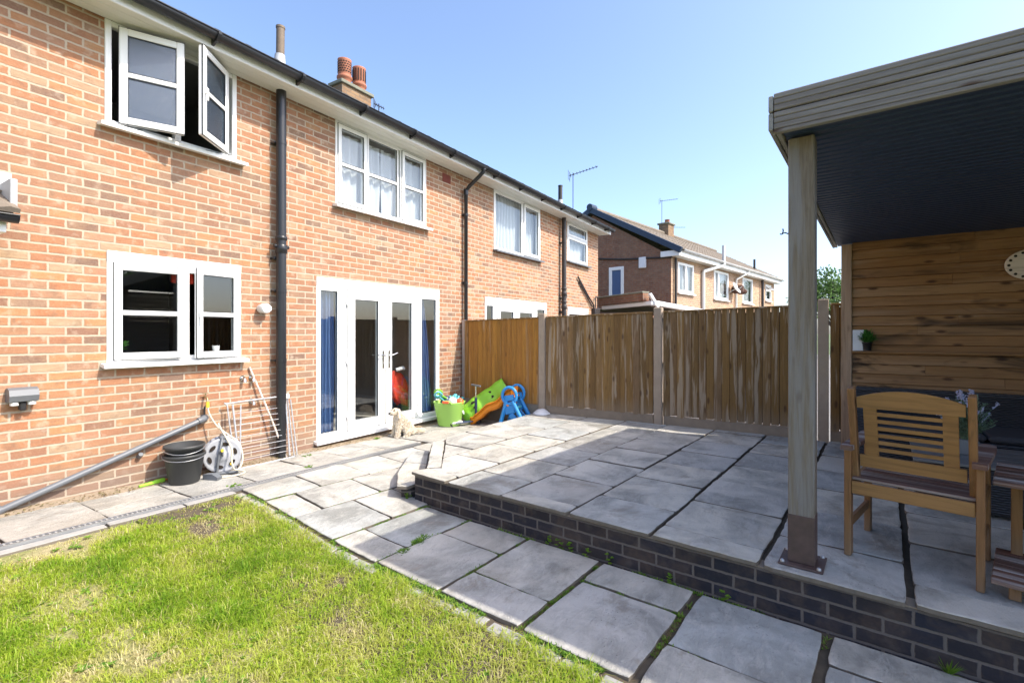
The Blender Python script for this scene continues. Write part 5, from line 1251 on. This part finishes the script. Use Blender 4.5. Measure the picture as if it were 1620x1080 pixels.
def addfur(mesh, n, lmin, lmax, droop):
    for a, t in tris:
        k = n*a/tot; k = int(k)+(1 if rnd() < k-int(k) else 0)
        for _ in range(k):
            r1, r2 = rnd(), rnd(); r1 = math.sqrt(r1); v = [mesh.vertices[i].co for i in t.vertices]; p = v[0]*(1-r1)+v[1]*(r1*(1-r2))+v[2]*(r1*r2)
            d = (t.normal+Vector((ru(-.6, .6), ru(-.6, .6), ru(-.6, .4)-droop))).normalized(); l = ru(lmin, lmax)
            if p.z > .25 and p.x > .06: l *= .45
            fr.tone = rnd(); q = p+d*l; q2 = q+Vector((ru(-.5, .5), ru(-.5, .5), -.7))*l*.6; s = d.cross(Vector((ru(-1, 1), ru(-1, 1), ru(-1, 1)))).normalized()*.0035
            fr.add([p-s, p+s, q+s*.8, q-s*.8, q2], [(0,1,2,3), (3,2,4)])
addfur(me, 11000, .009, .020, .3)
for s in (-1, 1):   # ears
    for i in range(350):
        t = rnd(); c = Vector((.075-.01*t, .012+s*(.054+.012*t), .345-.085*t)); d = Vector((ru(-.5, .5), s*ru(.1, .8), -1)).normalized(); l = .02; fr.tone = ru(0, .6); sd_ = Vector((.004, 0, 0)); fr.add([c-sd_, c+sd_, c+d*l+sd_, c+d*l-sd_], [(0,1,2,3)])
fr.build('fur', M['fur'], dog, normals=False)
mb = MB(); mb.M = Matrix.Translation((.190, .052, .306)); ball(mb, .014)
mb.build('nose', M['nose'], dog)
mb = MB()
for x_, y in ((.128, .062), (.142, -.004)):
    mb.M = Matrix.Translation((x_, y, .340)); ball(mb, .009)
mb.build('eye', M['nose'], dog)
mb = MB(); mb.M = Matrix.Translation((.168, .045, .282)) @ Matrix.Rotation(R(12), 4, 'Z'); mb.box(-.02, .02, -.012, .012, -.006, .002, .003); mb.build('mouth', M['nose'], dog)

# ------------------------------------------------------------ vegetation
def leafball(mb, c, rad, n, size):
    for _ in range(n):
        d = Vector((random.gauss(0, 1), random.gauss(0, 1), random.gauss(0, 1))).normalized()*rad*rnd()**.45; p = Vector(c)+d
        a = Vector((ru(-1, 1), ru(-1, 1), ru(-1, 1))).normalized(); b = a.cross(Vector((ru(-1, 1), ru(-1, 1), ru(-1, 1)))).normalized(); s = size*ru(.6, 1.3); mb.tone = rnd()
        mb.add([p-a*s, p+b*s*.45, p+a*s, p-b*s*.45], [(0,1,2,3)])
def tree(loc, h, cr_, label, n=26, seed=1, size=.09, per=120, mat='tree'):
    random.seed(seed); o = thing('tree', label, 'tree', loc); mb = MB(); lb = MB()
    mb.tube([(0,0,0), (.05,0,h*.3), (0,.05,h*.6), (.02,0,h*.85)], [.16, .13, .08, .03], 8)
    for i in range(n):
        a = rnd()*6.28; el = ru(-.5, 1.2); rr = cr_*ru(.35, .95); c = Vector((math.cos(a)*math.cos(el)*rr, math.sin(a)*math.cos(el)*rr, h*.62+math.sin(el)*rr*.8))
        mb.tube([(0, 0, h*ru(.3, .6)), c*.6+Vector((0,0,h*.2)), c], [.05, .03, .01], 5); leafball(lb, c, cr_*ru(.22, .4), per, size)
    mb.build('trunk', M['cast'], o); lb.build('crown', M[mat], o, normals=False)
P_ = scr(1318, 470, 30); tree((P_[0], P_[1], 0), 5.6, 2.5, 'round leafy tree beyond the fence seen between the shelter post and timber wall', 34, 3, .11, 150)
tree((2.5, -16, 0), 7, 2.8, 'large dark tree beyond the far boundary fence behind the camera', 26, 4, .16, 90)
tree((-6.5, -14, 0), 6, 2.3, 'smaller tree beyond the far boundary fence behind the camera', 22, 5, .16, 80)
random.seed(11)
# grass
rng = np.random.default_rng(5)
def vnoise(x, y, s, seed):
    r = np.random.default_rng(seed); G = r.random((64, 64)); xs = (x*s) % 63; ys = (y*s) % 63; xi = xs.astype(int); yi = ys.astype(int); fx_ = xs-xi; fy = ys-yi
    fx_ = fx_*fx_*(3-2*fx_); fy = fy*fy*(3-2*fy); xj = (xi+1) % 64; yj = (yi+1) % 64
    return (G[xi, yi]*(1-fx_)*(1-fy)+G[xj, yi]*fx_*(1-fy)+G[xi, yj]*(1-fx_)*fy+G[xj, yj]*fx_*fy)
def gzv(X, Y):
    s = np.minimum(np.maximum(.05, .145-.02*X), .16); t = np.clip((Y-2.6)/1.85, 0, 1); return s*t*t*(3-2*t)
def make_grass(name, n, x0, x1, y0, y1, lmin, lmax, wd, infront=True):
    X = rng.uniform(x0, x1, n); Y = rng.uniform(y0, y1, n)
    P = X*CB-Y*SB; d = X*.8457+Y*.5338; r_ = X*.5338-Y*.8457
    keep = (P < 1.93+.05*vnoise(X, Y, 9, 3)) & (Y < 4.37+.05*(vnoise(X, Y, 8, 9)-.5))
    vis = (d > 1.2) & (np.abs(r_/np.maximum(d, .01)) < 1.25)
    keep &= vis if infront else ~vis
    patch = vnoise(X, Y, 2.1, 1)*.6+vnoise(X, Y, 6, 2)*.4
    bare = (patch > .67)
    # dry corner by the drain
    dry = np.exp(-(((X-2.0)/.28)**2+((Y-4.2)/.13)**2))*.8+np.exp(-(((X-.9)/1.1)**2+((Y-4.3)/.14)**2))*.8+np.exp(-(((X-1.75)/.22)**2+((Y-1.3)/.18)**2))*.35+np.exp(-(((P-1.9)/.07)**2))*.0
    keep &= ~(bare & (rng.random(n) < .55)); keep &= (rng.random(n) > np.clip(dry, 0, .85))
    X = X[keep]; Y = Y[keep]; n = len(X); patch = patch[keep]; dry = dry[keep]
    tuft = vnoise(X, Y, 4.5, 7)*.55+vnoise(X, Y, 13, 8)*.45
    tb = np.zeros(n)
    for cx, cy, cr in ((.71,3.2,.10), (1.0,2.1,.09), (1.75,3.1,.10), (1.45,1.3,.12), (1.9,2.0,.08), (1.2,3.7,.09), (.5,2.6,.1), (1.7,.7,.1), (1.35,2.7,.08)): tb += np.exp(-((X-cx)**2+(Y-cy)**2)/cr**2)
    L = (lmin+(lmax-lmin)*rng.random(n))*(1+.8*tb)*(.45+1.15*tuft)*(1-.55*np.clip(dry, 0, 1))*(1-.4*np.clip((patch-.45)*4, 0, 1))
    a = rng.uniform(0, 2*np.pi, n)+vnoise(X, Y, 5, 12)*9; lean = rng.uniform(.3, 1.7, n)
    dxn = np.cos(a); dyn = np.sin(a); w = wd*(.6+.8*rng.random(n)); z = gzv(X, Y)-.03
    sx = -dyn*w; sy = dxn*w
    V = np.zeros((n, 5, 3))
    V[:, 0] = np.stack([X-sx, Y-sy, z], 1); V[:, 1] = np.stack([X+sx, Y+sy, z], 1)
    mx = X+dxn*L*.35*lean; my = Y+dyn*L*.35*lean; mz = z+L*.62
    V[:, 2] = np.stack([mx+sx*.8, my+sy*.8, mz], 1); V[:, 3] = np.stack([mx-sx*.8, my-sy*.8, mz], 1)
    V[:, 4] = np.stack([X+dxn*L*lean, Y+dyn*L*lean, z+L*np.maximum(.25, 1.05-.45*lean)], 1)
    base = (np.arange(n)*5)[:, None]
    loops = np.concatenate([base+np.array([[0,1,2,3]]), base+np.array([[3,2,4]])], 1).ravel().astype(np.int32)
    ls = np.stack([np.arange(n)*7, np.arange(n)*7+4], 1).ravel().astype(np.int32)
    me = bpy.data.meshes.new(name); me.vertices.add(n*5); me.vertices.foreach_set('co', V.reshape(-1)); me.loops.add(len(loops)); me.loops.foreach_set('vertex_index', loops)
    me.polygons.add(n*2); me.polygons.foreach_set('loop_start', ls); me.update(calc_edges=True)
    tone = np.clip(.10+.50*vnoise(X, Y, 2.6, 21)+.35*(vnoise(X, Y, 10, 22)-.5)+.30*(rng.random(n)-.5)+.5*dry+.35*np.clip((patch-.5)*4, 0, 1)+(rng.random(n) < .12)*.45-.25*tb, 0, 1)
    at = me.attributes.new('tone', 'FLOAT', 'FACE'); at.data.foreach_set('value', np.repeat(tone, 2).astype(np.float32)); me.materials.append(M['grass'])
    o = bpy.data.objects.new(name, me); COL.objects.link(o); return o
tag(make_grass('lawn_grass', 300000, -.9, 2.5, -1.6, 4.42, .02, .07, .0019), 'sunlit patchy green and straw lawn in the foreground', 'grass', kind='stuff')
tag(make_grass('lawn_grass', 60000, -5, 2.5, -6, 4.42, .03, .08, .0035, False), 'lawn continuing beside and behind the camera', 'grass', kind='stuff')
# broad weeds in the lawn and in joints
def rosette(mb, x, y, z, n, l, w, up=.5):
    for i in range(n):
        a = 2*math.pi*i/n+ru(-.3, .3); L_ = l*ru(.6, 1.2); d = Vector((math.cos(a), math.sin(a), up*ru(.3, 1.4))).normalized(); s = Vector((-math.sin(a), math.cos(a), 0))*w*ru(.7, 1.2); c = Vector((x, y, z)); mb.tone = rnd()
        mb.add([c, c+d*L_*.5+s, c+d*L_+Vector((0,0,-L_*.15)), c+d*L_*.5-s], [(0,1,2,3)])
mb = MB()
for _ in range(1100):
    p = ru(-.3, 1.92); q = ru(-.2, 4.5); x, y = pq(p, q)
    if y > 4.3: continue
    rosette(mb, x, y, gz(x, y)-.02, random.randint(3, 8), ru(.012, .05), ru(.004, .011))
tag(mb.build('lawn_weeds', M['weed'], normals=False), 'small broad leaved weeds scattered through the lawn', 'weeds', kind='stuff')
mb = MB(); dm = MB()
def joint_weeds(a, b, n, dense, spread=.012, l=.025, dry=.3):
    for _ in range(int(n*1.8)):
        t = rnd()
        if mnoise.noise(Vector((a[0]*3+t*5*dense, a[1]*2, 0))) < -.05: continue
        x, y = pq(a[0]+(b[0]-a[0])*t+ru(-spread, spread), a[1]+(b[1]-a[1])*t+ru(-spread, spread)); z = gz(x, y)-.02
        if rnd() < dry:
            for k in range(3): d = Vector((ru(-1, 1), ru(-1, 1), ru(.3, 1.3))).normalized()*ru(.012, .03); s = Vector((ru(-1, 1), ru(-1, 1), 0))*.0012; dm.tone = rnd(); c = Vector((x, y, z)); dm.add([c-s, c+s, c+d], [(0,1,2)])
        else: rosette(mb, x, y, z, random.randint(3, 6), l*ru(.5, 1.4), l*.14, 1.2)
for q in (3.2, 2.695): joint_weeds((2.0, q), (2.93, q), 260, 2)
joint_weeds((2.0, 3.745), (3.1, 3.745), 420, 1.5); joint_weeds((2.0, 4.23), (3.3, 4.23), 260, 1.5); joint_weeds((2.85, 3.74), (2.85, 4.25), 60, 1)
joint_weeds((2.0, 2.1), (2.9, 2.1), 330, 1.2, dry=.75); joint_weeds((2.0, 1.5), (2.9, 1.5), 300, 1.3, dry=.8); joint_weeds((2.32, 1.5), (2.32, 2.1), 260, 1.5, dry=.4)
joint_weeds((2.60, 2.1), (2.60, 2.7), 150, 1, dry=.6); joint_weeds((2.65, .88), (2.65, 1.49), 150, 1.5, dry=.3); joint_weeds((2.35, .24), (2.35, .86), 160, 1, dry=.8); joint_weeds((2.0, .24), (2.9, .24), 200, 1, dry=.85); joint_weeds((2.0, .875), (2.9, .875), 220, 1, dry=.9); joint_weeds((2.0, .88), (2.95, .88), 60, 1, dry=.6)
joint_weeds((1.99, .5), (1.99, 2.8), 500, 1.5, .02, .03, dry=.2); joint_weeds((1.99, 2.8), (1.99, 4.7), 260, 1.5, .02, .028, dry=.5)
joint_weeds((2.93, 1.6), (2.93, 2.4), 120, 1, .015, .03, dry=.5); joint_weeds((2.94, .3), (2.94, 1.4), 160, 1.4, .015, .03, dry=.5); joint_weeds((2.2, 2.66), (2.5, 2.72), 260, 1, .025, .04, dry=.05)
for p, q in ((2.935, 1.93), (2.93, 1.83), (2.93, 1.75), (2.92, 1.6), (2.92, .72), (2.92, 1.05), (2.93, 1.45)):
    x, y = pq(p, q)
    for k in range(4): rosette(mb, x+ru(-.01, .01), y+ru(-.02, .02), .0+.018*k, 6, .022, .009, .5)
x, y = pq(2.92, -.22)
for k in range(60): d = Vector((ru(-.5, .1), ru(-.6, .6), ru(.3, 1))).normalized()*ru(.04, .09); c = Vector((x, y, -.01)); s = Vector((.002, .002, 0)); mb.tone = rnd(); mb.add([c-s, c+s, c+d], [(0,1,2)])
for x, y in ((3.55, 5.08), (3.24, 4.63), (2.45, 4.60), (5.06, 4.0), (4.7, 5.18)):
    for k in range(14): rosette(mb, x+ru(-.05, .05), y+ru(-.04, .04), gz(x, y), 5, .022, .007, .8)
for _ in range(160):
    a = rnd(); x = 3.24+a*.2; y = 3.14+a*.2; rosette(mb, x-ru(0, .05), y+ru(-.03, .03), ru(0, .06), 4, .02, .005, 1)
tag(mb.build('joint_weeds', M['weed'], normals=False), 'green weeds growing in the joints of the path', 'weeds', kind='stuff')
tag(dm.build('dry_moss', M['drygrass'], normals=False), 'dry brown moss and roots in the path joints', 'moss', kind='stuff')
# leaf crumbs and grit at wall foot
mb = MB()
for _ in range(900):
    x = ru(.9, 5.6); y = ru(5.16, 5.33); s = ru(.002, .009); a = rnd()*3; mb.tone = rnd(); z = gz(x, y)+.01+rnd()*.012
    mb.M = Matrix.Translation((x, y, z)) @ Matrix.Rotation(a, 4, 'Z'); mb.box(-s, s, -s*.5, s*.5, -.001, .002)
tag(mb.build('leaf_litter', M['drygrass'], normals=False), 'dry leaf crumbs lying along the foot of the house wall', 'litter', kind='stuff')
